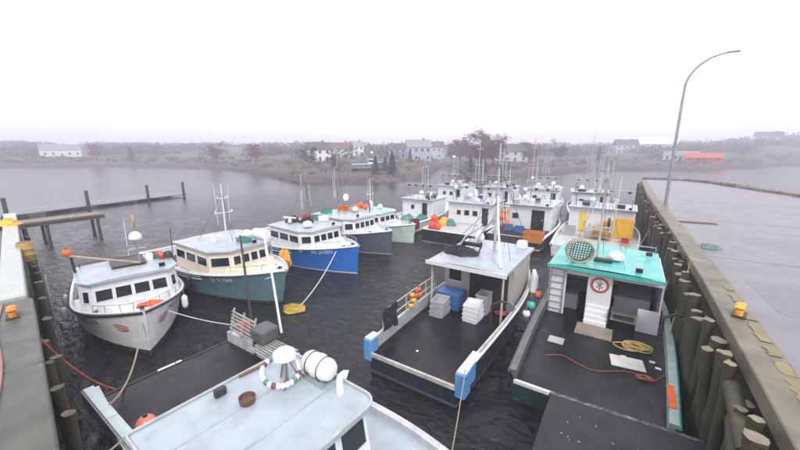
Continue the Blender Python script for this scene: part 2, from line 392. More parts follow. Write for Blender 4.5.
while y < 64:
    o = link('pile', pile_meshes[i % 4], pier, rz=rnd.uniform(0, 6))
    o.location = (px_at(y) - .24 - rnd.uniform(0, .10) - 2.6, y - 10, rnd.uniform(-.35, .12))
    o.rotation_euler = (rnd.uniform(-.06, .06), rnd.uniform(-.03, .07), rnd.uniform(0, 6)); o.scale = (rnd.uniform(.72, 1.2),) * 2 + (1,)
    y += rnd.uniform(.50, .85) if y < 30 else rnd.uniform(1.1, 1.6); i += 1
P0(MB().tube([(2.30, 7.6, 2.75), (2.42, 9.6, 2.9)], .17, 10), 'fender_log', pile_m, pier, smooth=True)
P0(MB().tube([(2.2, 6.4, 1.2), (2.34, 8.7, 2.7)], .16, 10), 'brace_log', pile_m, pier, smooth=True)
for yy in (19.0, 26.0, 33.0):
    lad = MB(); x = px_at(yy) - .05
    for s in (-.22, .22): lad.bar((x, yy + s, -.3), (x, yy + s, 3.4), .05)
    for q in range(11): lad.bar((x, yy - .22, .1 + q * .3), (x, yy + .22, .1 + q * .3), .035)
    P0(lad, 'ladder', darksteel, pier)

def bollard(loc, rz, label, m1, s=1.):
    o = thing('mooring_bitt', label, 'bitt', loc, rz, 'painted mooring bitts on the wharf edges')
    MB().box((0, 0, .012 * s), (.34 * s, .20 * s, .024 * s)).build('base_plate', darksteel, o)
    for k in (-1, 1):
        p = MB().lathe([(.060 * s, .02), (.052 * s, .13 * s), (.075 * s, .15 * s), (.082 * s, .175 * s), (.06 * s, .20 * s), (.004, .208 * s)], n=14, c=(.09 * s * k, 0, 0)).build('post', m1, o, smooth=True)
    MB().tube([(-.17 * s, 0, .10 * s), (.17 * s, 0, .10 * s)], .022 * s, 8).build('cross_pin', m1, o, smooth=True)
    return o
org_worn = M('orange_worn_paint', (.72, .24, .03), .4, var=.3, dirt=RUST, da=.5, ds=6)
yel_worn = M('orange_yellow_worn_paint', (.78, .36, .05), .4, var=.3, dirt=RUST, da=.4, ds=6)
bollard((2.98, 12.6, ZP + .02), R(75), 'orange mooring bitt on the cap timber of the right pier', yel_worn, 1.5)
# rock armour along the pier's outer edge
def rocks(pts, n, spread, r0, r1, seed):
    g = random.Random(seed); mb = MB()
    for i in range(n):
        t = g.random() * (len(pts) - 1); a = int(t); f = t - a
        x = pts[a][0] + (pts[a + 1][0] - pts[a][0]) * f + g.uniform(-.3, 1) * spread; y = pts[a][1] + (pts[a + 1][1] - pts[a][1]) * f + g.uniform(-.3, 1) * spread * .5
        z = pts[a][2] - max(0, (x - pts[a][0] - (pts[a + 1][0] - pts[a][0]) * f)) * .5; r = g.uniform(r0, r1)
        vs = []; 
        for e in ball_prof(1, 4):
            for j in range(6):
                u = 2 * PI * j / 6; q = Vector((e[0] * math.cos(u), e[0] * math.sin(u), e[1] * .7)) * r * g.uniform(.75, 1.2); vs.append((x + q.x, y + q.y, z + q.z))
        mb.add(vs, [(i2 * 6 + j, i2 * 6 + (j + 1) % 6, (i2 + 1) * 6 + (j + 1) % 6, (i2 + 1) * 6 + j) for i2 in range(4) for j in range(6)])
    return mb
rp = [(2.0, 68.6, 3.45), (7.5, 67.8, 3.45), (9.7, 65, 3.45), (12.2, 57.6, 3.4), (14.8, 50.6, 3.4), (18.7, 40, 3.4), (25.2, 26, 3.4)]
tag(rocks(rp, 620, 1.3, .22, .5, 5).build('rock_armour', rock_m), 'brown rock bank along the far edge of the pier asphalt', kind='stuff')
# lamp post on the pier
lp = thing('street_lamp', 'tall grey lamp post with curved arm on the right pier', 'lamp post', (2.75, 36.2, ZP - .08))
pts = [(0, 0, 0), (0, 0, 4), (0, 0, 8.4), (.02, .02, 9.6)] + [(.02 + 2.05 * (1 - math.cos(a)) + .25 * math.sin(a), .05, 9.6 + 2.0 * math.sin(a)) for a in [R(q) for q in (15, 30, 45, 60, 75, 88)]]
MB().tube(pts, [.13, .115, .095, .09] + [.085 - .006 * i for i in range(6)], 12).build('pole', steel, lp, smooth=True)
MB().lathe([(.22, 0), (.22, .05), (.15, .07), (.14, .35)], n=14).build('base', steel, lp, smooth=True)
ex, ez = pts[-1][0], pts[-1][2]
mb = MB(); mb.add([(ex - .1, -.06, ez + .07), (ex - .1, .16, ez + .07), (ex + .65, .20, ez + .05), (ex + .65, -.10, ez + .05), (ex - .05, -.02, ez - .05), (ex - .05, .12, ez - .05), (ex + .6, .14, ez - .05), (ex + .6, -.04, ez - .05)],
       [(0, 1, 2, 3), (7, 6, 5, 4), (0, 4, 5, 1), (1, 5, 6, 2), (2, 6, 7, 3), (3, 7, 4, 0)]); mb.build('lamp_head', grplastic, lp, bevel=.02)
# small things lying on the pier
mb = MB()
for s in range(3): mb.box((0, s * .14, .03 + .001 * s), (1.9, .11, .05))
tag(mb.build('timber_stack', brown, loc=(4.0, 28.6, ZP - .095)), 'flat brown timbers lying on the pier below the lamp post', 'timber').rotation_euler = (0, 0, R(8))
NETB = (3.55, 21.5, ZP - .095)

# ------------------------------------------------------------------ left wharf
LA = Vector((-6.83, .81)); LB = Vector((-27.76, 3.94)); LD = (LB - LA).normalized(); LN = Vector((LD.y, -LD.x))
if LN.y > 0: LN = -LN                            # away from the water
lw_rz = math.atan2(LD.y, LD.x)
lw = thing('wharf', 'concrete edged wharf on piles at the left side', 'wharf', (LA.x, LA.y, 0), lw_rz)
# local frame: +x runs away along the edge, +y or -y away from the water
side = 1 if (Matrix.Rotation(lw_rz, 2) @ Vector((0, 1))).dot(LN) > 0 else -1
def ly(v): return v * side
x = -7.0
seams = [-7, -1.5, 3.4, 8.4]
for a, b in zip(seams, seams[1:]):
    MB().span((a + .015, ly(0), ZP - .5), (b - .015, ly(.86), ZP)).build('kerb_beam', cap_m2, lw, bevel=.03)
for a, b in ((8.5, 13.5), (13.52, 18.5), (18.52, 23.5), (23.52, 30)):
    o = MB().span((a, ly(.12), ZP - .5), (b, ly(.72), ZP + .10)).build('kerb_beam', pale_kerb, lw, bevel=.03); o['label'] = 'pale painted kerb beam'
y = .88
while y < 9:                                     # deck planks run along the edge
    MB().span((-8, ly(y), ZP - .3), (32, ly(y + .285), ZP - .12 + rnd.uniform(-.006, .006))).build('deck_plank', leftdeck, lw)
    y += .3
MB().span((-8, ly(.35), -1), (32, ly(.6), ZP - .52)).build('sheet_wall', wall_m, lw)
for zz in (1.3, 2.5): MB().span((-7, ly(.1), zz), (31, ly(.32), zz + .28)).build('waling_beam', pile_m, lw)
x = -.5; i = 0
while x < 30:
    o = link('pile', pile_meshes[i % 4], lw); o.location = (x, ly(-.12), rnd.uniform(-1.5, -.5)); o.rotation_euler = (rnd.uniform(-.03, .03), rnd.uniform(-.03, .03), rnd.uniform(0, 6)); o.scale = (rnd.uniform(.75, .95),) * 2 + (1,)
    x += rnd.uniform(1.0, 1.6); i += 1
for xx in (9.6, 16.5):
    lad = MB()
    for s in (-.22, .22): lad.bar((xx + s, ly(-.38), -.4), (xx + s, ly(-.38), 3.75), .05)
    for q in range(12): lad.bar((xx - .22, ly(-.38), .0 + q * .31), (xx + .22, ly(-.38), .0 + q * .31), .035)
    lad.build('ladder', alu, lw)
def lwp(a, off, z): p = LA + LD * a + LN * off; return (p.x, p.y, z)
bollard(lwp(6.95, .42, ZP + .003), lw_rz, 'orange mooring bitt on the concrete kerb of the left wharf', org_worn, 1.35)
tag(MB().tube([lwp(a * .35 - .6, .66 + .05 * math.sin(a * .4) - .012 * a * 0, ZP + .035) for a in range(26)], .030, 8).build('hose', M('faded_pink_hose', (.34, .17, .15), .6), smooth=True), 'faded pink hose lying along the concrete kerb of the left wharf', 'hose')
o = thing('drum', 'yellow brown drum standing behind the pale kerb of the left wharf', 'drum', lwp(16.6, -.02, ZP - .6))
MB().lathe([(.28, 0), (.29, .02), (.29, .28), (.305, .30), (.29, .32), (.29, .56), (.305, .58), (.29, .6), (.29, .86), (.27, .88)], n=18).build('shell', M('drum_paint', (.42, .30, .08), .5, dirt=RUST, da=.5), o, smooth=True)
MB().lathe([(.26, .885), (.25, .9)], n=18).build('lid', brown, o)
# low timber finger pier off the far end
fp = thing('finger_pier', 'low beige timber finger pier beyond the left wharf', 'pier', (-41.5, 3.5, 0))
for i in range(5): MB().span((-.9 + i * .37, 0, 2.1), (-.56 + i * .37, 7.6, 2.2 + rnd.uniform(-.005, .005))).build('plank', M('grey_beige_plank', (.19, .165, .125), .6, dirt=GRIME, da=.4), fp)
for xx in (-.85, .85): MB().span((xx - .12, -.2, 1.8), (xx + .12, 7.7, 2.09)).build('stringer', pile_m, fp)
for yy in (.4, 3.8, 7.2):
    for xx in (-.8, .8):
        o = link('pile', pile_meshes[0], fp); o.location = (xx, yy, -1.4); o.scale = (.8, .8, 1)
fd = thing('floating_dock', 'dark floating dock on the water far left', 'dock', (-63, 6, 0), R(12))
for i in range(6): MB().span((-3 + i * 1.0, 0, .35), (-2.03 + i * 1.0, 24, .47)).build('plank', leftdeck, fd)
for yy in (1, 9, 17, 23):
    MB().lathe([(.22, -1), (.2, 2.6)], c=(3.3, yy, 0), n=10).build('pile', pile_m, fd, smooth=True)
for yy in (2, 8, 14, 20): MB().span((-2.9, yy - 1, -.2), (2.9, yy + 1, .34)).build('float', blackrub, fd)

# ------------------------------------------------------------------ boats: parts library
class Hull:
    """x forward from the stern, y to port, waterline z = 0"""
    def __init__(s, L=12.5, B=4.4, zs=1.05, zm=1.1, zb=1.9, rake=.55, full=2.3): s.L, s.B, s.zs, s.zm, s.zb, s.rake, s.full = L, B, zs, zm, zb, rake, full
    def half(s, t):
        if t < .5: return s.B / 2 * (.90 + .10 * math.sin(PI * t))
        return s.B / 2 * max(.012, 1 - ((t - .5) / .5) ** s.full)
    def wl(s, t):
        if t < .42: return s.half(t) * .95
        return min(s.half(t) * .95, s.B / 2 * .93 * max(.008, 1 - ((t - .42) / .58) ** 1.75))
    def sheer(s, t):
        if t < .4: return s.zm + (s.zs - s.zm) * (1 - t / .4) ** 2
        return s.zm + (s.zb - s.zm) * ((t - .4) / .6) ** 1.7
    def pt(s, t, z, sd, out=0.):
        sh = s.sheer(t); q = max(0, min(1, z / sh)) if z > 0 else 0
        h, w = s.half(t), s.wl(t); yy = w + (h - w) * q ** 1.6
        if z < 0: yy *= 1 + z * .5
        x = t * s.L - s.rake * max(0, (sh - z) / (sh + .6)) * t ** 7
        return Vector((x, sd * (yy + out), z))
    def build(s, root, mat, rail=white, t0b=0., thick=.10, deckz=.7, tf=.55, deckm=wetdeck, foredeckm=white, bul=white, transom=True, fore_drop=.14, inner=None, t1b=1.):
        ts = [i / 26 * .6 for i in range(14)][:-1] + [.3 + .7 * i / 30 for i in range(31)]
        ts = sorted(set([round(i / 12 * .5, 4) for i in range(13)] + [round(.5 + .5 * i / 24, 4) for i in range(25)]))
        mb = MB(); cols = []
        for sd in (-1, 1):
            P = []
            for t in ts:
                sh = s.sheer(t) if t >= t0b else min(s.sheer(t), deckz + .02)
                P.append([s.pt(t, -.55 + (sh + .55) * (i / 12) ** .9, sd) for i in range(13)])
            mb.grid(P if sd < 0 else [r[::-1] for r in P]); cols.append(P)
        zt_ = s.sheer(0) if transom else deckz + .015
        tp = [[s.pt(0, -.55 + (zt_ + .55) * i / 6, sd) for i in range(7)] for sd in (-1, 1)]
        mb.add(tp[0] + tp[1][::-1], [tuple(range(14))])
        mb.add(cols[0][-1] + cols[1][-1][::-1], [tuple(range(26))])
        mb.build('hull', mat, root, smooth=True)
        # bulwark: cap and inner skin
        for sd in (-1, 1):
            P = []
            for t in [q for q in ts if t0b <= q <= t1b]:
                a = s.pt(t, s.sheer(t), sd); h = max(.004, abs(a.y) - thick)
                if t > .97: h = min(h, abs(a.y) * .5)
                zd = deckz - .05 if t < tf else s.sheer(t) - fore_drop - .04
                P.append([a + Vector((0, sd * .004, -.015)), a + Vector((0, sd * .004, .03)), Vector((a.x, sd * h, a.z + .03)), Vector((a.x, sd * h, zd))])
            mb = MB(); mb.grid(P)
            if t0b >= 0: mb.add(P[0], [(0, 1, 2, 3)])
            mb.build('bulwark', bul, root)
            mb = MB().tube([s.pt(t, s.sheer(t) - .06, sd, .03) for t in ts if t >= t0b], .055, 6); mb.build('rub_rail', rail, root, smooth=True)
        def strip(tt, zf, nm, m):
            mb = MB(); mb.grid([[Vector((s.pt(t, s.sheer(t), 1).x, k * max(.003, s.half(t) - .04 if t < .96 else s.half(t) * .6), zf(t))) for k in (-1, -.5, 0, .5, 1)] for t in tt]); mb.build(nm, m, root)
        strip([q for q in ts if q < tf] + [tf], lambda t: deckz, 'deck', deckm)
        if tf < .98:
            strip([tf] + [q for q in ts if q > tf], lambda t: s.sheer(t) - fore_drop, 'foredeck', foredeckm)
            mb = MB(); h = s.half(tf) - .05; mb.span((tf * s.L - .03, -h, deckz), (tf * s.L + .03, h, s.sheer(tf) - fore_drop - .004)); mb.build('bulkhead', bul, root)
        if transom:
            h = s.half(0); mb = MB().span((.03, -h + .02, deckz - .1), (.14, h - .02, s.sheer(0) + .01)); mb.build('transom_rail', bul, root, bevel=.02)
    def ribbon(s, root, name, mat, sd, path, w, out=.032):
        """painted mark on the hull side: path in (t, z)"""
        mb = MB(); P = []
        for i, (t, z) in enumerate(path):
            ww = w * (.35 + .65 * math.sin(PI * (i + .5) / len(path)))
            P.append([s.pt(t, z - ww / 2, sd, out), s.pt(t, z + ww / 2, sd, out)])
        mb.grid(P); return mb.build(name, mat, root)
    def text(s, root, body, mat, sd, t0, z0, size, slope=0.):
        cu = bpy.data.curves.new('lettering', 'FONT'); cu.body = body; cu.size = size; cu.resolution_u = 2
        ob = bpy.data.objects.new('tmp', cu); COL.objects.link(ob)
        dg = bpy.context.evaluated_depsgraph_get(); me = bpy.data.meshes.new_from_object(ob.evaluated_get(dg))
        bpy.data.objects.remove(ob)
        for v in me.vertices:
            X, Yv = v.co.x, v.co.y
            t = t0 + (X / s.L) * (1 if sd < 0 else -1)
            v.co = s.pt(t, z0 + Yv + slope * X, sd, .06)
        me.materials.clear(); me.materials.append(mat)
        return link('lettering', me, root)

def window(parent, p0, p1, q1, q0, u0, u1, v0, v1, nrm, fm=white, fw=.035, name='window'):
    """pane set on the wall quad p0 p1 (bottom) q0 q1 (top), with its own frame"""
    def at(u, v):
        a = p0.lerp(p1, u); b = q0.lerp(q1, u); return a.lerp(b, v)
    c = [at(u0, v0), at(u1, v0), at(u1, v1), at(u0, v1)]
    mb = MB(); mb.add([q + nrm * .006 for q in c] + [q - nrm * .02 for q in c], [(0, 1, 2, 3), (4, 5, 6, 7), (0, 1, 5, 4), (1, 2, 6, 5), (2, 3, 7, 6), (3, 0, 4, 7)])
    w = mb.build(name, glass, parent)
    fr = MB()
    for a, b in ((0, 1), (1, 2), (2, 3), (3, 0)): fr.bar(c[a] + nrm * .012, c[b] + nrm * .012, fw, .03)
    fr.build('window_frame', fm, w); return w

def wheelhouse(root, x0, x1, w, z0, h, mat, roofm, rake=.15, chamf=.0, front=4, sidew=3, aftw=1, over=.18, visor=.22, wv=(.50, .86), door=True, roof_t=.09, corner=True, nm='wheelhouse', fm=white):
    wb = w / 2; wt = wb - .06
    if chamf: bot = [(x0, -wb), (x1 - chamf, -wb), (x1, -wb + chamf * 1.1), (x1, wb - chamf * 1.1), (x1 - chamf, wb), (x0, wb)]
    else: bot = [(x0, -wb), (x1, -wb), (x1, wb), (x0, wb)]
    def topp(p):
        x, y = p; f = (x - x0) / (x1 - x0); return (x - rake * max(0, f - .5) * 2, y * wt / wb)
    n = len(bot); top = [topp(p) for p in bot]
    mb = MB(); vs = [(x, y, z0) for x, y in bot] + [(x, y, z0 + h) for x, y in top]
    mb.add(vs, [(i, (i + 1) % n, n + (i + 1) % n, n + i) for i in range(n)] + [tuple(range(n, 2 * n))])
    wall = mb.build(nm, mat, root, bevel=.02)
    cx = Vector(((x0 + x1) / 2, 0, 0))
    for i in range(n):
        j = (i + 1) % n
        p0, p1, q0, q1 = [Vector(v) for v in (vs[i], vs[j], vs[n + i], vs[n + j])]
        nr = (p1 - p0).cross(q0 - p0).normalized(); mid = (p0 + p1) / 2
        if nr.dot(mid - cx) < 0: nr = -nr
        if abs(nr.x) > .8 and nr.x > 0: k = front
        elif abs(nr.x) > .8: k = aftw
        elif abs(nr.y) > .8: k = sidew
        else: k = 1 if corner else 0
        m = .05 / max(.1, (p1 - p0).length); 
        for q in range(k):
            g = .045 if (abs(nr.x) > .8 and nr.x > 0) else .07
            a = m + (1 - 2 * m) * q / k; b = m + (1 - 2 * m) * (q + 1) / k; gg = g / (p1 - p0).length
            if nr.x < -.8: a, b = .12 + .5 * q / max(1, k), .12 + .5 * (q + .7) / max(1, k)
            window(wall, p0, p1, q1, q0, a + gg, b - gg, wv[0], wv[1], nr, fm)
        if nr.x < -.8 and door:
            dm = MB(); a, b = p0.lerp(p1, .68), p0.lerp(p1, .90)
            dm.span((x0 - .02, a.y, z0 + .05), (x0 + .02, b.y, z0 + h * .9)); d = dm.build('door', glass, root)
            MB().span((x0 - .06, a.y + .05 * (1 if b.y > a.y else -1), z0 + h * .45), (x0 - .02, a.y + .09 * (1 if b.y > a.y else -1), z0 + h * .55)).build('handle', alu, d)
    # roof with overhang and camber
    def ex(p):
        x, y = p; f = (x - x0) / (x1 - x0)
        return (x + (visor if f > .5 else -over), y * (1 + over * .8 / wb))
    rp = [ex(p) for p in top]; z = z0 + h + .002
    mb = MB(); N = 8; c0 = min(p[0] for p in rp); c1 = max(p[0] for p in rp)
    hw = max(p[1] for p in rp)
    rows = []
    for i in range(7):
        x = c0 + (c1 - c0) * i / 6
        lim = hw
        if chamf and x > c1 - chamf - .02: lim = hw - chamf * 1.1 * (x - (c1 - chamf)) / chamf
        rows.append([(x, lim * (2 * j / N - 1), z + roof_t + .07 * (1 - (2 * j / N - 1) ** 2) - (.03 if i in (0, 6) else 0)) for j in range(N + 1)])
    mb.grid(rows); low = [[(a, b, z) for a, b, c in r] for r in rows]; mb.grid(low)
    ring = [r[0] for r in rows] + rows[-1][1:] + [r[-1] for r in rows[::-1]][1:] + rows[0][::-1][1:-1]
    k = len(ring); mb.add(ring + [(a, b, z) for a, b, c in ring], [(i, (i + 1) % k, k + (i + 1) % k, k + i) for i in range(k)])
    return wall, mb.build('roof', roofm, root), z + roof_t + .06

def mast(root, x, y, z, h, r=.05, mat=white, arms=((.55, .9), (.8, .6)), whips=2, lean=0., lamp=True, seed=0):
    g = random.Random(seed)
    m = MB().tube([(x, y, z), (x + lean * .5, y, z + h * .5), (x + lean, y, z + h)], [r, r * .85, r * .55], 8).build('mast', mat, root, smooth=True)
    for f, l in arms:
        a = MB().tube([(x + lean * f, y - l / 2, z + h * f), (x + lean * f, y + l / 2, z + h * f)], r * .5, 6)
        a.tube([(x + lean * f, y - l * .45, z + h * f), (x + lean * f, y - l * .45, z + h * f + .16)], .035, 6)
        a.tube([(x + lean * f, y + l * .45, z + h * f), (x + lean * f, y + l * .45, z + h * f + .12)], .05, 6); a.build('spreader', mat, m)
    if h > 2.5:
        for dx, dy in ((-1.1, -1.2), (-1.1, 1.2), (1.0, -.2)):
            MB().tube(sag((x + lean * .85, y, z + h * .85), (x + dx, y + dy * .9, z + .08), .03, 5), .010, 4).build('stay', darksteel, m)
    for i in range(whips):
        f = .5 + .3 * g.random(); yy = y + g.choice((-.4, .35, -.3, .45)) * (1 if i % 2 else -1); hh = g.uniform(1.2, 2.6)
        MB().tube([(x, yy, z + h * .3), (x + g.uniform(-.1, .1), yy + g.uniform(-.1, .1), z + h * .3 + hh)], .014, 5).build('antenna', white, m)
    return m
def dome(root, x, y, z, r=.3, post=.25):
    d = MB().lathe([(r * .7, 0), (r * .98, .06), (r, .14), (r * .97, .2), (r * .8, .30), (r * .5, .37), (r * .15, .40), (.004, .405)], c=(x, y, z + post), n=20).build('radar_dome', whitegrp, root, smooth=True)
    if post: MB().lathe([(.07, 0), (.055, post)], c=(x, y, z), n=10).build('dome_post', alu, d, smooth=True)
def scanner(root, x, y, z, rz=.5, l=1.1):
    s = MB().lathe([(.14, 0), (.14, .2), (.08, .24), (.06, .30)], c=(x, y, z), n=12).build('radar_gearbox', whitegrp, root, smooth=True)
    MB().box((x, y, z + .35), (l, .11, .10), rz).build('scanner_bar', whitegrp, s, bevel=.02)
def floodlight(root, x, y, z, rz=0, lit=False):
    f = MB().box((x, y, z), (.12, .24, .18), rz).build('floodlight', darksteel, root, bevel=.02)
    d = Vector((math.cos(rz), math.sin(rz))) * .064
    MB().box((x + d.x, y + d.y, z), (.012, .2, .14), rz).build('lens', whiteglow if lit else glass, f)
def handrail(root, pts, h, mat=alu, rows=(1.,), r=.02, name='handrail'):
    mb = MB(); pts = [Vector(p) for p in pts]
    for p in pts: mb.tube([p, p + Vector((0, 0, h))], r, 6)
    for f in rows: mb.tube([p + Vector((0, 0, h * f)) for p in pts], r, 6)
    return mb.build(name, mat, root, smooth=True)
def ladderp(root, x, y0, y1, z0, z1, mat=alu, n=6):
    mb = MB()
    for y in (y0, y1): mb.tube([(x, y, z0), (x, y, z1)], .025, 6)
    for i in range(n): z = z0 + (z1 - z0) * (i + .6) / n; mb.tube([(x, y0, z), (x, y1, z)], .02, 6)
    mb.build('ladder', mat, root, smooth=True)
def hauler(root, x, y, z):
    a = MB().tube([(x, y, z), (x, y, z + .9), (x, y - .35, z + 1.15), (x, y - .7, z + 1.1)], .05, 8).build('hauler_arm', darksteel, root, smooth=True)
    MB().lathe([(.16, -.05), (.06, -.01), (.06, .01), (.16, .05)], c=(x, y - .7, z + 1.0), n=14, axis='X').build('hauler_sheave', steel, a, smooth=True)

# loose things
def crate(label, loc, d, mat, rz=0, group=None, name='fish_crate', cat='crate', lid=None, ribs=True):
    o = thing(name, label, cat, loc, rz, group); l, w, h = d; t = .035
    b = MB().span((-l / 2, -w / 2, 0), (l / 2, w / 2, .04))
    b.span((-l / 2, -w / 2, .04), (-l / 2 + t, w / 2, h)).span((l / 2 - t, -w / 2, .04), (l / 2, w / 2, h)).span((-l / 2 + t, -w / 2, .04), (l / 2 - t, -w / 2 + t, h)).span((-l / 2 + t, w / 2 - t, .04), (l / 2 - t, w / 2, h))
    b.build('box', mat, o)
    r = MB(); e = .025
    r.span((-l / 2 - e, -w / 2 - e, h - .06), (l / 2 + e, -w / 2, h + .01)).span((-l / 2 - e, w / 2, h - .06), (l / 2 + e, w / 2 + e, h + .01)).span((-l / 2 - e, -w / 2, h - .06), (-l / 2, w / 2, h + .01)).span((l / 2, -w / 2, h - .06), (l / 2 + e, w / 2, h + .01))
    if ribs:
        for s in (-1, 1):
            for f in (-.3, 0, .3): r.box((f * l, s * (w / 2 + .008), h * .45), (.05, .016, h * .8))
    r.build('rim', mat, o)
    if lid:
        MB().span((-l / 2 - .03, -w / 2 - .03, h + .012), (l / 2 + .03, w / 2 + .03, h + .07)).build('lid', lid, o, bevel=.02)
    return o
def buoy(label, loc, r, mat, group=None, hang=0):
    o = thing('buoy', label, 'buoy', loc, rnd.uniform(0, 6), group)
    MB().lathe([(max(.001, p[0]), p[1] + r) for p in ball_prof(r, 10, 1.08)], n=16).build('float', mat, o, smooth=True)
    MB().lathe([(.06, r * 2.0), (.05, r * 2.2), (.02, r * 2.24)], n=8).build('eye', blackrub, o)
    if hang: MB().tube([(0, 0, r * 2.2), (0, 0, r * 2.2 + hang)], .012, 5).build('lanyard', rope_b, o)
    return o
def coil(label, loc, r, n, mat, seed, thick=.022, cat='rope', name='rope_coil'):
    g = random.Random(seed); pts = []
    for i in range(n * 14):
        a = i / 14 * 2 * PI; q = r * (.5 + .75 * mnoise.noise(Vector((i * .13, seed, 0)))) + r * .12
        pts.append((math.cos(a) * q * 1.25 + .4 * r * math.sin(i * .083), math.sin(a) * q * .8 + .3 * r * math.sin(i * .061 + 1), .025 + .05 * abs(mnoise.noise(Vector((i * .21, seed, 4)))) + .0008 * i))
    return tag(MB().tube(pts, thick, 5).build(name, mat, loc=loc, smooth=True), label, cat)
def heap(label, loc, rx, ry, h, mat, seed, name='net_heap', cat='net', strands=7, parent=None, rz=0, smat=None):
    """lumpy mound of net with loose strands over it"""
    g = random.Random(seed); nr, na = 9, 26; P = []
    def surf(f, a):
        lump = 1 + .28 * mnoise.noise(Vector((math.cos(a) * 1.6 + seed, math.sin(a) * 1.6, f * 1.2)))
        z = h * max(0, 1 - f ** 2.4) * (1 + .45 * mnoise.noise(Vector((f * math.cos(a) * 2.6, f * math.sin(a) * 2.6, seed * 1.7))))
        return Vector((f * math.cos(a) * rx * lump, f * math.sin(a) * ry * lump, z + .004))
    for i in range(nr + 1): P.append([surf(i / nr, 2 * PI * j / na) + Vector((g.uniform(-1, 1), g.uniform(-1, 1), g.uniform(-.6, .6))) * .025 for j in range(na)] )
    for r in P: r.append(r[0])
    o = thing(name, label, cat, loc, rz) if parent is None else parent
    MB().grid(P).build('netting', mat, o)
    for q in range(strands):
        a0 = g.uniform(0, 6.28); f0 = g.uniform(.3, .9); pts = []
        for k in range(12): pts.append(surf(min(1.1, abs(f0 + .35 * math.sin(k * .8 + q))), a0 + k * .35 * (1 if q % 2 else -1)) + Vector((0, 0, .02)))
        MB().tube(pts, .014, 5).build('strand', smat or mat, o, smooth=True)
    return o
def rope(label, pts, mat, r=.022, name='mooring_rope'):
    return tag(MB().tube(pts, r, 6).build(name, mat, smooth=True), label, 'rope')
def bpt(root, p):                                # boat coordinates to world
    return Matrix.Translation(root.location) @ root.rotation_euler.to_matrix().to_4x4() @ Vector(p)

# ------------------------------------------------------------------ the row of moored boats, bows out
def row_boat(label, bow, rz, H, hm, wm, rm, front=4, sidew=3, wx=(.44, .74), wh=1.35, chamf=.55, ww=None, foredeckm=white, bul=white, aft_lines=True, seed=1, rail=white, zf=None, wv=(.42, .80), hdr=True):
    g = random.Random(seed)
    root = thing('fishing_boat', label, 'boat', (bow[0] - H.L * math.cos(rz), bow[1] - H.L * math.sin(rz), 0), rz, 'boats moored bow out along the left row')
    tf = wx[0]
    H.build(root, hm, rail, 0, .1, .55, tf, greydeck, foredeckm, bul)
    x0, x1 = wx[0] * H.L, wx[1] * H.L; z0 = H.sheer(wx[0]) - .06
    w = (ww or H.B * .80) - .15
    wall, roof, zt = wheelhouse(root, x0, x1, w, z0, wh + .11, wm, rm, .18, chamf, front, sidew, 1, .15, .2, wv)
    # trunk cabin ahead of the wheelhouse
    tx = x1 + H.L * .10; hw = min(w * .40, H.half(tx / H.L) * .72); zc = H.sheer(wx[1]) + .20
    mb = MB(); mb.add([(x1 - .1, -w * .40, zc - .42), (tx, -hw * .9, zc - .36), (tx, hw * .9, zc - .36), (x1 - .1, w * .40, zc - .42), (x1 - .1, -w * .37, zc), (tx - .12, -hw * .8, zc - .04), (tx - .12, hw * .8, zc - .04), (x1 - .1, w * .37, zc)],
           [(0, 1, 5, 4), (1, 2, 6, 5), (2, 3, 7, 6), (4, 5, 6, 7)]); mb.build('trunk_cabin', wm, root, bevel=.04)
    hx = (x1 + tx) / 2; MB().span((hx - .28, -.28, zc - .02), (hx + .28, .28, zc + .05)).build('hatch', white, root, bevel=.02)
    if hdr:
        for sd in (-1, 1): handrail(root, [H.pt(t, H.sheer(t), sd, -.07) + Vector((0, 0, .03)) for t in (.80, .86, .92, .965)], .32, alu, (1.,), .014)
    sp = MB().box((H.L - .55, 0, H.sheer(.95) - .02), (.12, .12, .3)).tube([(H.L - .55, -.16, H.sheer(.95) + .08), (H.L - .55, .16, H.sheer(.95) + .08)], .025, 6); sp.build('samson_post', darksteel, root)
    MB().box((H.L - .30, 0, H.sheer(.97) - .03), (.55, .16, .07)).build('bow_roller', steel, root, bevel=.01)
    if aft_lines:
        for sd in (-1, 1):
            for dz in (.22, .40):
                MB().tube([H.pt(t, H.sheer(t) - dz, sd, .02) for t in [i * .04 for i in range(0, 17)]], .03, 6).build('rub_rail', rail, root, smooth=True)
    return root, H, x0, x1, zt

# 1 white boat by the left wharf
H = Hull(10.0, 4.3, 1.15, 1.25, 1.95, .3)
W1, H, x0, x1, zt = row_boat('white fishing boat with four front windows beside the left wharf', (-14.95, 4.78), R(-13), H, hullmat('white_hull', (.76, .77, .78), boot=(.05, .05, .055), line=(.05, .05, .06)), white, greyroof, 4, 2, (.42, .72), 1.25, .35, 3.7, rail=blackrub, aft_lines=False, seed=2, wv=(.40, .76))
for sd, t0 in ((-1, .70), (1, .88)): H.text(W1, 'NEL-SA', blacktxt, sd, t0, 1.0 if sd < 0 else 1.28, .34, .10 if sd < 0 else -.10)
for sd in (-1, 1):
    for q in range(3): H.ribbon(W1, 'bow_emblem', redsign, sd, [(.875 + .012 * i, 1.22 - q * .11 + .03 * math.sin(i * 1.1 + q)) for i in range(6)], .06)
m = mast(W1, x0 + 1.5, .5, zt - .1, 1.9, .05, alu, ((.45, .8),), 1, seed=3)
dome(W1, x0 + 1.5, .5, zt + 1.15, .26, .02)
MB().tube([(x0 + 1.5 + .26 * math.cos(a), .5 + .30 * math.cos(a) * 0, zt + 2.05 + .26 * math.sin(a)) for a in [i * PI / 8 for i in range(16)]], .055, 8, closed=True).build('direction_finder', beigewood, W1, smooth=True)
MB().tube([(x0 + 1.9, .5, zt + .15), (x0 + .9, -1.9, zt + .75)], .055, 8).build('boom', beigewood, W1, smooth=True)
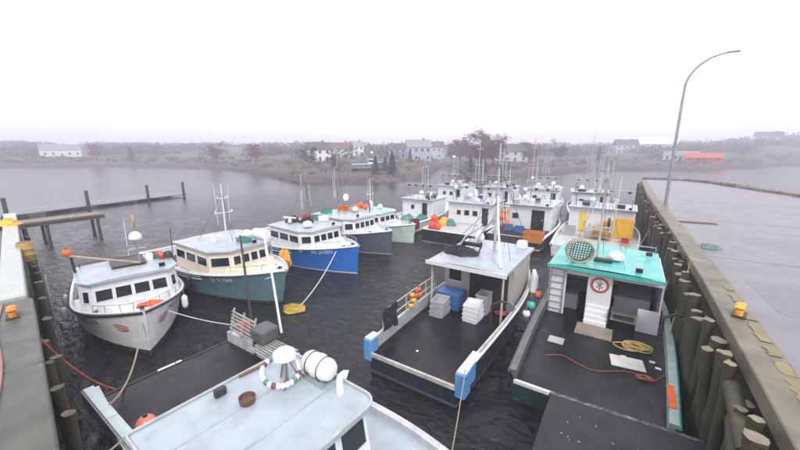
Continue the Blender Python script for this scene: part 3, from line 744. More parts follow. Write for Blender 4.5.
MB().tube([(x0 + .9, -1.75, zt - .2), (x0 + .9, -1.8, zt + .72)], .05, 8).build('boom_crutch', blackrub, W1)
MB().box((x0 + 1.0, .1, zt + .08), (1.5, 1.3, .05)).build('roof_rack', darksteel, W1)
MB().lathe([(.16, 0), (.17, .3), (.12, .36)], c=(x0 + 1.1, .95, zt - .02), n=14).build('vent', whitegrp, W1, smooth=True)
floodlight(W1, x1 - .3, 1.2, zt + .1)
MB().tube([(x0 + 1.3, 1.9, zt), (x0 + 1.3, 1.95, zt + 1.5)], .02, 6).build('antenna', darksteel, W1)
MB().lathe([(.2, 0), (.22, .12), (.14, .3), (.03, .33)], c=(x0 + 1.3, 1.7, zt + .02), n=14).build('search_light', darksteel, W1, smooth=True)
handrail(W1, [(x0 + .2, s, zt - .05) for s in (-1.6, -.5, .5, 1.6)], .16, darksteel)
tag(MB().box((0, 0, .05), (.9, .55, .1)).build('life_jacket', orange, loc=bpt(W1, (8.35, .45, H.sheer(.84) - .13)), jitter=.03), 'red orange life jacket lying on the white boat foredeck', 'life jacket').rotation_euler = (0, 0, .5)
o = tag(MB().tube([(0, 0, 0), (0, .5, .02), (.1, 1.0, 0)], .06, 8).build('rope_bundle', brown, smooth=True, loc=bpt(W1, (7.3, -1.45, H.sheer(.72) - .08))), 'brown rope bundle beside the white boat cabin', 'rope')
buoy('orange buoy on the aft roof corner of the white boat', bpt(W1, (x0 + .9, -1.9, zt + .74)), .16, orange)
tag(MB().tube([(0, 0, 0), (.5, .1, .12), (1.1, .0, 0)], .13, 8).build('life_raft_bag', redp, smooth=True, loc=bpt(W1, (x0 + .3, 1.2, zt + .05))), 'red bag lying on the white boat roof', 'bag')
crate('green crate on the white boat roof', bpt(W1, (x0 + .75, 1.3, zt + .0)), (.5, .4, .22), green)

# 2 teal boat with cream cabin
H = Hull(12.8, 4.7, 1.25, 1.35, 2.0, .7)
T2, H, x0, x1, zt = row_boat('slate teal fishing boat with cream cabin, second in the left row', (-14.2, 10.85), R(-1), H, hullmat('teal_hull', (.10, .185, .215), boot=(.03, .045, .05), line=(.10, .18, .21)), cream, greyroof, 4, 3, (.40, .76), 1.25, .8, 4.1, seed=4, wv=(.42, .78))
H.text(T2, 'LE TI MAR', whitetxt, -1, .70, 1.08, .30, .09)
H.ribbon(T2, 'bow_emblem', whitetxt, -1, [(.93 + .006 * i, 1.45 + .03 * i) for i in range(5)], .07)
mast(T2, x0 + 2.2, 0, zt - .1, 3.4, .05, white, ((.5, 1.1), (.75, .6)), 2, seed=5); dome(T2, x0 + 2.9, .9, zt, .28, .1); scanner(T2, x0 + 2.3, -.8, zt, .7)
MB().lathe([(.30, -.55), (.32, -.45), (.32, .45), (.30, .55)], c=(x1 - .9, 1.3, zt + .25), n=14, axis='X').build('life_raft_canister', whitegrp, T2, smooth=True)
floodlight(T2, x1 - .2, .4, zt + .1)
crate('green tub on the teal boat roof', bpt(T2, (x1 - .9, .2, zt + .0)), (.8, .5, .25), green)

# 3 blue boat
H = Hull(12.6, 4.5, 1.25, 1.35, 2.0, .25)
B3, H, x0, x1, zt = row_boat('bright blue fishing boat with white cabin, third in the left row', (-14.1, 16.45), R(-5), H, hullmat('blue_hull', (.022, .15, .52), boot=(.02, .10, .38), line=(.55, .58, .62), z=.0), white, greyroof, 4, 3, (.42, .76), 1.20, .6, 3.9, seed=6, wv=(.42, .78))
H.text(B3, 'ML JASEN', whitetxt, -1, .775, 1.24, .34, .10)
for q in (0, 1): H.ribbon(B3, 'bow_emblem', redsign, -1, [(.935 + .022 * q + .003 * i, H.sheer(.95) + .02 + .005 * i) for i in range(5)], .09)
mast(B3, x0 + 1.8, .2, zt - .1, 3.8, .05, steel, ((.45, 1.1), (.7, .8)), 3, seed=8)
MB().lathe([(.2, 0), (.32, .06), (.34, .2), (.28, .34), (.1, .42), (.01, .43)], c=(x1 - 1.0, -.9, zt + .05), n=16).build('radar_dome', whitegrp, B3, smooth=True)
floodlight(B3, x1 - .3, .8, zt + .1); scanner(B3, x0 + 1.2, -.9, zt + .1, .3)
for i, (a, b, m_, s) in enumerate(((.8, 1.0, 'red', redp), (1.4, 1.3, 'green', green), (2.2, 1.4, 'white', whitegrp))):
    crate('%s tub on the blue boat roof' % m_, bpt(B3, (x0 + a, b, zt)), (.7, .5, .32), s, .3 * i)
for i in range(2): heap(['dark net heap nearest the stern on the blue boat roof', 'dark net heap by the mast on the blue boat roof'][i], bpt(B3, (x0 + .7 + 1.0 * i, -.3 + .5 * i, zt - .02)), .6, .5, .38, net_m, 50 + i)
# yellow gear hanging between teal and blue
heap('yellow gear heaped between the teal and blue boats', (-17.3, 13.1, 1.05), .42, .42, .95, yellow, 61, 'oilskin_heap', 'gear', 6, smat=orange)
crate('orange tub in front of the yellow gear heap', (-16.8, 12.75, 1.0), (.45, .4, .4), orange, .3)

# 4 slate grey boat
H = Hull(12.6, 4.5, 1.25, 1.35, 2.0, .15)
G4, H, x0, x1, zt = row_boat('dark grey hulled fishing boat with white cabin, fourth in the left row', (-14.75, 21.2), R(-4), H, hullmat('slate_hull', (.085, .10, .125), boot=(.06, .07, .085), line=(.3, .31, .33), z=.0), white, greyroof, 4, 3, (.42, .78), 1.2, .6, 3.9, seed=9, wv=(.42, .78))
for q in range(2): H.ribbon(G4, 'bow_emblem', redsign, -1, [(.88 + .04 * q + .006 * i, H.sheer(.9) + .02) for i in range(5)], .08)
mast(G4, x0 + 1.6, -.2, zt - .1, 4.8, .07, steel, ((.45, 1.3), (.72, .8)), 3, seed=10)
MB().lathe([(.01, -.06), (.3, .0), (.32, .06), (.02, .1)], c=(x0 + 1.9, .35, zt + 1.3), n=16, axis='X').build('dish_aerial', whitegrp, G4, smooth=True)
dome(G4, x0 + 2.6, .8, zt, .27, .1); floodlight(G4, x1 - .3, -.6, zt + .1)
crate('orange tub on the dark grey boat roof', bpt(G4, (x0 + .9, .9, zt)), (.8, .55, .35), orange); crate('green tub on the dark grey boat roof', bpt(G4, (x0 + .8, -.9, zt)), (.8, .6, .4), green)
heap('beige net heap on the dark grey boat roof', bpt(G4, (x0 + 1.9, 1.2, zt - .02)), .5, .45, .4, beigewood, 63)

# 5 pale green boat
H = Hull(11.6, 4.2, 1.15, 1.2, 1.75, .2)
P5, H, x0, x1, zt = row_boat('pale green fishing boat at the far end of the left row', (-15.1, 25.2), R(-4), H, hullmat('pale_green_hull', (.44, .55, .51), boot=(.3, .33, .32), line=(.5, .52, .5), z=.0), white, M('pale_green_paint', (.30, .52, .46), .35, wet=.5), 3, 3, (.42, .74), 1.1, .5, 3.5, foredeckm=M('pale_green_paint', (.30, .52, .46)), seed=12, wv=(.42, .78))
mast(P5, x0 + 1.5, 0, zt - .1, 3.0, .05, white, ((.5, .9),), 2, seed=13); dome(P5, x0 + 2.3, .5, zt, .25, .1); hauler(P5, x1 - 1.2, -1.2, zt - .1)
for i, (a, b, rr) in enumerate(((.6, -.9, .27), (.5, -.1, .30), (.9, .7, .26), (1.3, -.5, .25))):
    buoy('orange buoy on the pale green boat roof, ' + ['second from the camera', 'largest of the pile', 'farthest from the camera', 'nearest the mast'][i], bpt(P5, (x0 + a, b, zt - .01)), rr, orange, 'orange buoys on the pale green boat roof')
tag(MB().lathe([(.12, 0), (.2, .1), (.2, .6), (.12, .75), (.03, .8)], n=12).build('fender', whitegrp, smooth=True, loc=bpt(P5, (x0 + 1.5, .1, zt))), 'white upright fender among orange buoys on the pale green boat', 'fender')

# ------------------------------------------------------------------ stern-to boats: middle (B) and right (C)
# local: x forward = world +y, y to port = world -x
def aft_boat(label, stern, H, hm, rz=R(90), group=None, **k):
    root = thing('fishing_boat', label, 'boat', (stern[0], stern[1], 0), rz, group); H.build(root, hm, **k); return root
# B
H = Hull(12.5, 3.95, 1.25, 1.3, 2.1, .5)
B = aft_boat('fishing boat with light blue stern corners and wet black deck, centre', (-5.38, 8.75), H, hullmat('dark_navy_hull', (.028, .034, .045), boot=(.02, .02, .022), line=(.10, .11, .13)), t0b=.0, deckz=.82, tf=.72, deckm=wetdeck, foredeckm=white, bul=grplastic, transom=False, rail=white)
MB().span((-.03, -1.72, .70), (.05, 1.72, .87)).build('transom_sill', M('pale_sill', (.50, .47, .44), .5, dirt=GRIME, da=.4), B, bevel=.015)
for sd in (-1, 1):
    y0 = sd * 1.80
    o = MB().span((-.06, y0 - .17, .52), (.42, y0 + .17, 1.36)).build('stern_corner', liteblue, B, bevel=.03); o['label'] = 'light blue painted stern corner'
    MB().span((.0, y0 - .15, 1.363), (1.35 if sd < 0 else .5, y0 + .15, 1.39)).build('corner_cap', white, B, bevel=.01)
o = MB().span((.43, -1.93, .66), (.95, -1.66, 1.33)).build('stern_side', liteblue, B, bevel=.03)
for sd, n in ((1, 9), (-1, 7)):
    MB().tube([H.pt(t, H.sheer(t), sd, -.05) + Vector((0, 0, .06)) for t in [.04 + i * .045 for i in range(10)]], .045, 8).build('gunwale_pipe', M('pale_pipe', (.5, .5, .48), .4, dirt=GRIME, da=.4), B, smooth=True)
handrail(B, [H.pt(t, H.sheer(t), 1, -.07) + Vector((0, 0, .05)) for t in (.07, .14, .21, .28, .35, .42)], .75, M('rail_wood', (.42, .40, .36), .5), (.45, 1.), .026)
# wheelhouse of B: aft shelter under a long roof
MB().span((5.9, -1.65, .83), (8.8, 1.65, 2.95)).build('wheelhouse', M('pale_grey_shelter', (.40, .385, .35), .45, var=.12, dirt=(.2, .18, .15), da=.35, streak=True), B)
MB().span((5.855, -1.45, .86), (5.895, .35, 2.75)).build('door', M('painted_doorway_shade', (.02, .02, .02), .7), B)  # open doorway: near-black panel paints the shade of the cabin interior
for yy in (1.1,):
    w = MB().span((5.86, yy - .3, 1.85), (5.896, yy + .3, 2.5)).build('window', glass, B); MB().span((5.85, yy - .34, 1.80), (5.899, yy + .34, 1.85)).span((5.85, yy - .34, 2.5), (5.899, yy + .34, 2.55)).build('window_frame', white, w)
for yy in (-1.62, 1.62):
    MB().tube([(4.45, yy, .84), (4.5, yy, 3.06)], .045, 8).build('roof_post', M('rail_wood', (.42, .40, .36), .5), B, smooth=True)
mb = MB(); rows = [[(4.25 + 4.75 * i / 6, 1.78 * (2 * j / 8 - 1), 3.17 + .06 * (1 - (2 * j / 8 - 1) ** 2)) for j in range(9)] for i in range(7)]
mb.grid(rows); mb.span((4.25, -1.78, 3.05), (9.0, 1.78, 3.165)); mb.build('roof', greyroof, B)
MB().span((4.20, -1.82, 3.03), (4.247, 1.82, 3.20)).build('roof_edge', white, B)
m = mast(B, 7.1, -.35, 3.1, 5.2, .075, M('weathered_mast', (.45, .44, .43), .5, dirt=GRIME, da=.4), ((.45, 1.2), (.65, .9), (.85, .5)), 3, seed=20)
MB().tube([(4.9, -1.35, 3.2), (6.2, -.75, 4.6), (7.0, -.4, 5.9)], [.06, .055, .05], 8).build('boom', white, m, smooth=True)
MB().tube([(7.0, -.35, 5.6), (8.6, 1.5, 3.2)], .012, 5).tube([(7.0, -.35, 7.4), (8.8, -1.6, 3.2)], .012, 5).tube([(7.0, -.35, 5.6), (5.2, 1.6, 3.2)], .012, 5).build('stay', darksteel, m)
w = MB().lathe([(.18, -.45), (.10, -.42), (.10, .42), (.18, .45)], c=(6.6, .6, 3.55), n=14, axis='Y').build('winch_drum', net_m, B, smooth=True)
MB().bar((6.35, 1.05, 3.2), (6.6, 1.05, 3.6), .06).bar((6.35, .15, 3.2), (6.6, .15, 3.6), .06).bar((6.9, 1.05, 3.2), (6.6, 1.05, 3.6), .06).build('winch_frame', darksteel, w)
MB().tube([(6.1, 1.2, 3.2), (6.4, .9, 3.9), (7.0, .3, 4.5)], .05, 6).tube([(6.4, .5, 3.2), (6.8, .3, 4.0), (7.1, -.2, 4.8)], .045, 6).build('derrick_legs', steel, B, smooth=True)
MB().span((8.3, -1.5, 3.2), (8.8, -1.05, 3.55)).build('roof_locker', whitegrp, B, bevel=.03)
dome(B, 8.4, .9, 3.2, .26, .15)
heap('black net and gear heap on the centre boat roof', bpt(B, (6.0, .85, 3.2)), .85, .6, .32, net_m, 65, strands=10)
hauler(B, 3.4, -1.55, 1.3)
# loose things on B
crate('blue insulated tub with lid under the centre boat roof', bpt(B, (5.15, .95, .83)), (.8, 1.1, .72), bluep, R(90), lid=bluep, name='insulated_tub', cat='tub')
for q in range(3): crate(['lowest of the grey crates stacked left on the centre boat deck', 'middle of the grey crates stacked left on the centre boat deck', 'topmost of the grey crates stacked left on the centre boat deck'][q], bpt(B, (4.15 + .02 * q, 1.02, .83 + q * .24)), (.85, .6, .22), grplastic, R(90 + 4 * q), 'grey crates stacked left on the centre boat')
for q in range(4): crate(['lowest', 'second from bottom', 'second from top', 'topmost'][q] + ' of the white crates stacked by the centre boat door', bpt(B, (4.5 - .02 * q, -.42, .83 + q * .2)), (.85, .62, .18), whitegrp, R(88 + 3 * q), 'white crates stacked by the centre boat door')
crate('pale crate beside the cabin door of the centre boat', bpt(B, (5.4, -.55, .83)), (.7, .5, .9), grplastic, R(90))
for i, (tt, dz, mm, nm) in enumerate(((.245, .45, yellow, 'topmost yellow'), (.255, .15, yellow, 'middle yellow'), (.29, .5, orange, 'topmost orange'), (.30, .2, orange, 'lowest orange'), (.27, .3, orange, 'middle orange'), (.235, .0, yellow, 'lowest yellow'))):
    p = H.pt(tt, H.sheer(tt), 1, -.10) + Vector((0, 0, .08 + dz)); buoy('%s float hung on the left rail of the centre boat' % nm, bpt(B, p), .115, mm, 'floats on the centre boat rail')
a = H.pt(.065, H.sheer(.065), 1, -.11); b = H.pt(.145, H.sheer(.145), 1, -.11)
mb = MB(); mb.grid([[a.lerp(b, i / 6) + Vector((0, .03 * math.sin(i * 1.7 + j) - .05 + (.06 if j < 5 else .02), .86 - j * .12 - (.15 * (i > 4) * (j / 7)))) for j in range(8)] for i in range(7)])
mb.grid([[a.lerp(b, i / 6) + Vector((0, .03 * math.sin(i * 1.7 + j) - .062 + (.06 if j < 5 else .02), .86 - j * .12 - (.15 * (i > 4) * (j / 7)))) for j in range(8)] for i in range(7)])
o = mb.build('hanging_cloth', cloth); o.location = B.location; o.rotation_euler = B.rotation_euler; tag(o, 'navy cloth draped over the left stern rail of the centre boat', 'cloth')
coil('orange rope heap along the right side of the centre boat', bpt(B, (5.6, -1.45, .86)), .26, 5, rope_r, 31)
rope('thin line hanging off the centre boat stern into the water', sag(bpt(B, (.1, -1.9, 1.5)), (-2.6, 5.2, -.05), .5), rope_b, .016)
tag(MB().lathe([(.05, 0), (.045, .02)], n=10).build('deck_plate', whitegrp, loc=bpt(B, (1.05, .35, .823))), 'small white disc on the wet deck of the centre boat', 'disc')

# C
H = Hull(13.2, 4.75, 1.12, 1.2, 2.1, .5)
C = aft_boat('fishing boat with turquoise roof and broad black deck beside the right pier', (-.35, 10.15), H, hullmat('dark_teal_hull', (.022, .05, .05), boot=(.02, .02, .02), line=(.05, .07, .07)), t0b=.0, deckz=.78, tf=.7, deckm=wetdeck, foredeckm=turq, bul=M('turquoise_white_worn', (.42, .46, .44), .4, var=.2, dirt=(.04, .30, .26), da=.65, ds=2.6), transom=False, rail=turq, thick=.2)
for ch in C.children:
    if ch.name.startswith(('bulwark', 'rub_rail')) and ch.data.vertices[0].co.y > 0: ch.data.materials[0] = M('scuffed_grey_rail', (.10, .115, .115), .45, dirt=(.3, .3, .29), da=.35, ds=3)
MB().span((-.04, .55, .70), (.06, 2.0, .83)).build('transom_sill', white, C, bevel=.01)
MB().span((-.03, -2.05, .70), (.05, .54, .80)).build('transom_sill', M('scuffed_black', (.05, .05, .05), .5, dirt=(.5, .5, .5), da=.5, ds=5), C, bevel=.01)
o = MB().span((.65, -2.16, 1.17), (1.75, -1.97, 1.20)).build('orange_patch', orange, C)
wl = white
xw = 5.85
for (a, b, n_) in ((2.15, 1.45, 'wall_panel'), (.62, -.28, 'wall_panel')): MB().span((xw, a, .79), (xw + .06, b, 3.04)).build(n_, wl, C, bevel=.01)
MB().span((xw, 1.44, 2.72), (xw + .06, .63, 3.04)).build('lintel', wl, C)
MB().span((xw, -.29, 2.78), (xw + .06, -1.98, 3.04)).build('lintel', wl, C)
MB().span((xw, -1.25, .79), (xw + .06, -1.98, 1.75)).build('wall_panel', wl, C)
MB().span((xw + .061, -1.98, .79), (xw + 3.6, -1.92, 3.04)).span((xw + .061, 2.09, .79), (xw + 3.6, 2.15, 3.04)).span((xw + 3.6, -1.98, .79), (xw + 3.66, 2.15, 3.04)).build('wheelhouse', wl, C)
MB().span((xw + 1.2, -1.7, .79), (xw + 3.5, -.4, 1.7)).build('console', grplastic, C); MB().span((xw + .8, 1.0, .79), (xw + 1.6, 2.0, 1.5)).build('bench', grplastic, C)
mb = MB(); rows = [[(5.55 + 4.4 * i / 6, -2.0 + .08 + 4.1 * j / 8 , 3.14 + .07 * (1 - (2 * j / 8 - 1) ** 2)) for j in range(9)] for i in range(7)]
mb.grid(rows); mb.span((5.55, -1.92, 3.05), (9.95, 2.18, 3.137)); mb.build('roof', turq, C)
MB().span((5.49, -1.96, 3.0), (5.547, 2.22, 3.15)).build('roof_edge', turq, C)
ladderp(C, xw - .05, 2.08, 1.55, .85, 3.0, alu, 7)
for q in range(4): MB().span((xw - .12 - .12 * q, .60, .79 + .0), (xw - .01 - .12 * q, -.24, 1.55 - .19 * q)).build('step', whitegrp, C, bevel=.015)
# round emblem on the white panel
em = MB().lathe([(.34, 0), (.34, .02)], c=(xw - .025, .17, 2.45), n=28, axis='X').build('emblem', redsign, C)
MB().lathe([(.25, 0), (.25, .008)], c=(xw - .034, .17, 2.45), n=28, axis='X').build('emblem_field', whitegrp, em)
mb = MB()
for aa in (45, 135): mb.box((xw - .038, .17, 2.45), (.008, .34, .05), m=Matrix.Rotation(R(aa), 3, 'X'))
mb.box((xw - .040, .17, 2.45), (.008, .05, .42)); mb.build('emblem_mark', M('grey_lettering', (.22, .23, .25), .5), em)
for i, zz in enumerate((1.25, 1.55)): MB().span((xw - .5, -.34, zz), (xw - .0, -1.25, zz + .05)).span((xw - .48, -.38, .79), (xw - .43, -.43, zz)).span((xw - .48, -1.16, .79), (xw - .43, -1.21, zz)).build('work_shelf', alu, C)
hauler(C, 4.6, -1.95, 1.2)
# roof gear of C
hp = thing('pot_hoop', 'large round beige hoop trap with netting on the turquoise roof', 'trap', bpt(C, (6.4, 1.15, 3.2)), R(-76))
for dx in (0, .34): MB().tube([(dx + .10 * math.sin(a) + .12, .62 * math.cos(a), .62 + .60 * math.sin(a)) for a in [i * PI / 12 for i in range(24)]], .055, 8, closed=True).build('hoop', M('pale_grey_hoop', (.36, .33, .26), .6, dirt=GRIME, da=.4), hp, smooth=True)
mb = MB()
for i in range(-4, 5):
    q = math.sqrt(max(0, .36 - (i * .13) ** 2)); mb.tube([(.14, i * .13 - .07, .62 - q), (.14, i * .13 + .07, .62 + q)], .03, 4).tube([(.17, -q, .62 + i * .13 + .05), (.17, q, .62 + i * .13 - .05)], .026, 4)
mb.build('netting', M('brown_net', (.10, .085, .055), .8, var=.5), hp)
for a in range(8): aa = a * PI / 4; MB().tube([(.12 + .1 * math.sin(aa), .62 * math.cos(aa), .62 + .6 * math.sin(aa)), (.46 + .1 * math.sin(aa), .62 * math.cos(aa), .62 + .6 * math.sin(aa))], .03, 5).build('cross_bar', beigewood, hp)
hp.scale = (.85, .85, .85)
dome(C, 7.3, -.25, 3.2, .34, .05)
mast(C, 7.0, .45, 3.15, 4.4, .05, M('weathered_mast', (.45, .44, .43)), ((.35, 1.0), (.7, .7)), 3, seed=24)
MB().box((6.8, .2, 3.27), (.3, .7, .18)).build('roof_box', darksteel, C, bevel=.02); floodlight(C, 8.7, -1.5, 3.35); floodlight(C, 6.0, -1.1, 3.3, PI)
handrail(C, [(9.7, s, 3.15) for s in (-1.8, -.6, .6, 1.8)], .3, alu)
tag(MB().box((0, 0, .02), (1.3, 1.05, .03)).build('mat', M('beige_mat', (.24, .20, .16), .7, dirt=GRIME, da=.4), loc=bpt(C, (4.85, .15, .785))), 'beige mat at the foot of the white steps on the black deck', 'mat')
o = tag(MB().box((0, 0, .03), (1.0, .72, .05)).build('hatch_cover', M('pale_board', (.50, .52, .48), .5, dirt=(.3, .3, .27), da=.3), loc=bpt(C, (3.05, -1.02, .785)), bevel=.012), 'white rectangular board lying on the black deck', 'board'); o.rotation_euler = (0, 0, R(8))
o = tag(MB().box((0, 0, .02), (.55, .5, .03)).build('deck_board', grplastic, loc=bpt(C, (3.3, 1.3, .785)), bevel=.01), 'small grey board on the left of the black deck', 'board')
coil('tangled yellow rope on the black deck near the pier', bpt(C, (4.3, -1.2, .80)), .48, 8, rope_y, 41)
rope('thin red rope trailing across the black deck to the right bulwark', wob([bpt(C, (2.0 + .02 * i + .25 * math.sin(i * .5), 1.5 - .17 * i, .80)) for i in range(20)] + [bpt(C, (2.2, -2.0, 1.26))], .05), rope_r, .012, 'rope')
coil('small red rope tangle by the right bulwark', bpt(C, (2.35, -1.45, .79)), .22, 4, rope_r, 44, .016)
for i, (a, b) in enumerate(((3.6, -1.75), (3.25, -1.9), (3.45, -.9))): tag(MB().box((0, 0, .02), (.16, .09, .03)).build('bait_scrap', whitegrp, loc=bpt(C, (a, b, .785)), jitter=.01), ['pale scrap left of the rope tangle on the black deck', 'pale scrap against the bulwark on the black deck', 'pale scrap beside the white board on the black deck'][i], 'scrap')
# gear between centre and right boat
for i, (x, y, z, mm, lb, rr) in enumerate(((-3.05, 15.3, 1.3, turq, 'turquoise', .2), (-3.0, 16.6, 1.35, pinkbuoy, 'pale pink', .2), (-3.05, 14.5, 1.25, whitegrp, 'white', .17))):
    buoy('%s buoy hung between the centre boat and the turquoise-roofed boat' % lb, (x, y, z - .35), rr, mm, hang=.35)
tag(MB().tube([(0, 0, 0), (.03, .1, .3), (.0, .3, .7), (-.1, .5, 1.0)], [.14, .2, .18, .08], 10).build('white_bag', whitegrp, smooth=True, loc=(-3.3, 16.6, 1.25)), 'white bag standing at the right side of the centre boat cabin', 'bag')

def fender(label, root, p, hang=.4, mat=None, r=.13, l=.55):
    o = thing('fender', label, 'fender', bpt(root, p), root.rotation_euler.z, 'fenders hung on boat sides')
    MB().lathe([(.02, -l / 2 - .06), (r * .55, -l / 2 - .02), (r * .95, -l / 2 + .06), (r, -l / 4), (r, l / 4), (r * .95, l / 2 - .06), (r * .55, l / 2 + .02), (.02, l / 2 + .06)], n=14).build('body', mat or whitegrp, o, smooth=True)
    MB().tube([(0, 0, l / 2 + .05), (0, 0, l / 2 + hang)], .012, 5).build('lanyard', rope_b, o)
for t_, sd_, lb in ((.30, -1, 'white fender between the white boat and the left wharf, aft'), (.50, -1, 'white fender between the white boat and the left wharf, forward'), (.80, 1, 'pale fender on the far bow of the white boat')):
    Hf = Hull(10.0, 4.3, 1.15, 1.25, 1.95, .3); q_ = Hf.pt(t_, Hf.sheer(t_), sd_, .22); fender(lb, W1, (q_.x, q_.y, q_.z - .45), .42)
for t_, lb in ((.45, 'orange fender on the side of the teal boat, aft'), (.60, 'black fender on the side of the teal boat, forward')):
    Hf = Hull(12.8, 4.7, 1.25, 1.35, 2.0, .7); q_ = Hf.pt(t_, Hf.sheer(t_), -1, .2); fender(lb, T2, (q_.x, q_.y, q_.z - .5), .45, orange if 'orange' in lb else blackrub)
rope('yellow mooring line from the turquoise-roofed boat stern up to the pier', sag(bpt(C, (5.2, -2.25, 1.22)), (2.55, 18.3, 3.5), .25), rope_y, .022)
rope('beige mooring line from the turquoise-roofed boat side forward to the pier', sag(bpt(C, (8.6, -2.2, 1.35)), (2.5, 21.8, 3.5), .3), rope_b, .022)
# ------------------------------------------------------------------ E: flat dark deck at the bottom
H = Hull(10.5, 3.85, 1.25, 1.3, 1.8, .4)
E_ = thing('fishing_boat', 'boat showing only its flat dark grey deck at the bottom of the picture', 'boat', (.52, 9.78, 0), R(-87))
H.build(E_, hullmat('dark_grey_hull', (.05, .05, .055), boot=(.02, .02, .02), line=(.05, .05, .05)), t0b=.27, deckz=1.15, tf=.75, deckm=greydeck, foredeckm=greydeck, bul=grplastic, transom=False, rail=blackrub)
MB().span((-.05, -1.72, 1.03), (.06, 1.72, 1.153)).build('deck_edge', M('scuffed_black', (.05, .05, .05)), E_, bevel=.01)
wheelhouse(E_, 5.2, 8.2, 2.8, 1.1, 1.5, white, greyroof, front=3, sidew=2)
mb = MB()
for i in range(30):
    g = random.Random(i); mb.box((g.uniform(-1.3, 1.3), g.uniform(-1.6, 1.6), .006), (g.uniform(.015, .06), g.uniform(.012, .025), .010), g.uniform(0, 3))
tag(mb.build('shell_litter', grplastic, loc=(.35, 7.6, 1.153)), 'pale shell litter scattered on the dark foreground deck', kind='stuff')

# ------------------------------------------------------------------ A: near boat with the pale roof
H = Hull(13.0, 4.5, 1.35, 1.4, 2.15, .5)
A = thing('fishing_boat', 'boat with large pale blue grey roof in the left foreground', 'boat', (-11.95, 4.35, 0), R(-3))
H.build(A, hullmat('pale_blue_hull', (.46, .54, .60), boot=(.03, .03, .03), line=(.4, .4, .42)), t0b=0., deckz=1.0, tf=.36, deckm=wetdeck, foredeckm=greyroof, bul=M('lavender_white_paint', (.50, .51, .53), .4, dirt=GRIME, da=.3), transom=False, rail=blackrub, thick=.16)
MB().span((-.04, -2.0, .9), (.05, 2.0, 1.02)).build('transom_sill', blackrub, A)
MB().span((-.06, -.42, 1.021), (.03, .28, 1.04)).build('sill_plate', white, A)
rx0, rx1, ry0, ry1 = 4.98, 8.05, -2.42, 1.05          # roof rectangle as seen
MB().add([(rx0 + .15, ry0 + .12, 1.02), (rx1 - .05, ry0 + .12, 1.3), (rx1 - .05, ry1 - .12, 1.3), (rx0 + .15, ry1 - .12, 1.02), (rx0 + .15, ry0 + .12, 2.78), (rx1 - .30, ry0 + .12, 2.78), (rx1 - .30, ry1 - .12, 2.78), (rx0 + .15, ry1 - .12, 2.78)],
         [(0, 1, 5, 4), (1, 2, 6, 5), (2, 3, 7, 6), (3, 0, 4, 7), (4, 5, 6, 7)]).build('wheelhouse', white, A)
wh = A.children[-1]
p0, p1, q0, q1 = Vector((rx1 - .05, ry0 + .12, 1.3)), Vector((rx1 - .05, ry1 - .12, 1.3)), Vector((rx1 - .30, ry0 + .12, 2.78)), Vector((rx1 - .30, ry1 - .12, 2.78))
nr = Vector((1, 0, .17)).normalized()
for q in range(4): window(wh, p0, p1, q1, q0, .03 + q * .245, .24 + q * .245, .42, .90, nr)
p0, p1, q0, q1 = Vector((rx0 + .15, ry1 - .12, 1.02)), Vector((rx1 - .05, ry1 - .12, 1.3)), Vector((rx0 + .15, ry1 - .12, 2.78)), Vector((rx1 - .30, ry1 - .12, 2.78))
for q in range(3): window(wh, p0, p1, q1, q0, .06 + q * .31, .30 + q * .31, .42, .85, Vector((0, 1, 0)))
mb = MB(); rr = .32
poly = []
for (cx, cy, a0) in ((rx1 - rr, ry1 - rr, 0), (rx0 + .1, ry1 - .1, 90), (rx0 + .1, ry0 + .1, 180), (rx1 - rr, ry0 + rr, 270)):
    r_ = rr if cx > 6.5 else .1
    for i in range(6): a = R(a0 + 18 * i); poly.append((cx + r_ * math.cos(a), cy + r_ * math.sin(a)))
mb.prism(poly, 2.785, 2.90); mb.build('roof', greyroof, A)
pl = [(x, y, 2.925) for x, y in poly]
MB().tube(pl, .032, 6, closed=True).build('roof_rim', M('grey_rim', (.40, .43, .44), .4, dirt=GRIME, da=.4), A, smooth=True)
# roof gear
rz_ = 2.9
for q in (6.0, 7.0): MB().span((q - .025, ry0 + .06, rz_ + .001), (q + .025, ry1 - .06, rz_ + .007)).build('roof_seam', M('seam_sealant', (.31, .36, .40), .35, dirt=(.22, .23, .23), da=.4), A)
rd = MB().lathe([(.21, 0), (.245, .03), (.25, .10), (.235, .16), (.18, .20), (.09, .215), (.004, .22)], c=(6.05, .25, rz_ + .60), n=28).build('radar_dome', whitegrp, A, smooth=True)
MB().tube([(6.05, .25, rz_), (6.05, .25, rz_ + .62)], .05, 10).tube([(6.25, .05, rz_), (6.1, .22, rz_ + .6)], .025, 8).tube([(6.22, .5, rz_), (6.1, .3, rz_ + .6)], .025, 8).tube([(5.8, .28, rz_), (6.0, .26, rz_ + .58)], .025, 8).build('dome_tripod', M('weathered_steel', (.30, .27, .25), .5, .4, dirt=RUST, da=.4), rd, smooth=True)
lr = MB().lathe([(.10, -.42), (.20, -.39), (.25, -.30), (.255, -.025), (.272, -.025), (.272, .025), (.255, .025), (.25, .30), (.20, .39), (.10, .42)], c=(6.55, .78, rz_ + .34), n=26, axis='X').build('life_raft_canister', whitegrp, A, smooth=True)
for xx in (6.36, 6.74): MB().tube([(xx, .78 + .262 * math.cos(a), rz_ + .34 + .262 * math.sin(a)) for a in [i * PI / 12 for i in range(24)]], .012, 5, closed=True).build('strap', blackrub, lr)
MB().span((6.2, .55, rz_ + .005), (6.9, .6, rz_ + .14)).span((6.2, .96, rz_ + .005), (6.9, 1.01, rz_ + .14)).build('cradle', alu, lr)
MB().tube([(7.28, .72, rz_), (7.28, .72, rz_ + .30), (7.30, .74, rz_ + .40), (7.36, .78, rz_ + .46), (7.42, .82, rz_ + .44)], [.085, .08, .08, .085, .10], 12).build('cowl_vent', whitegrp, A, smooth=True)
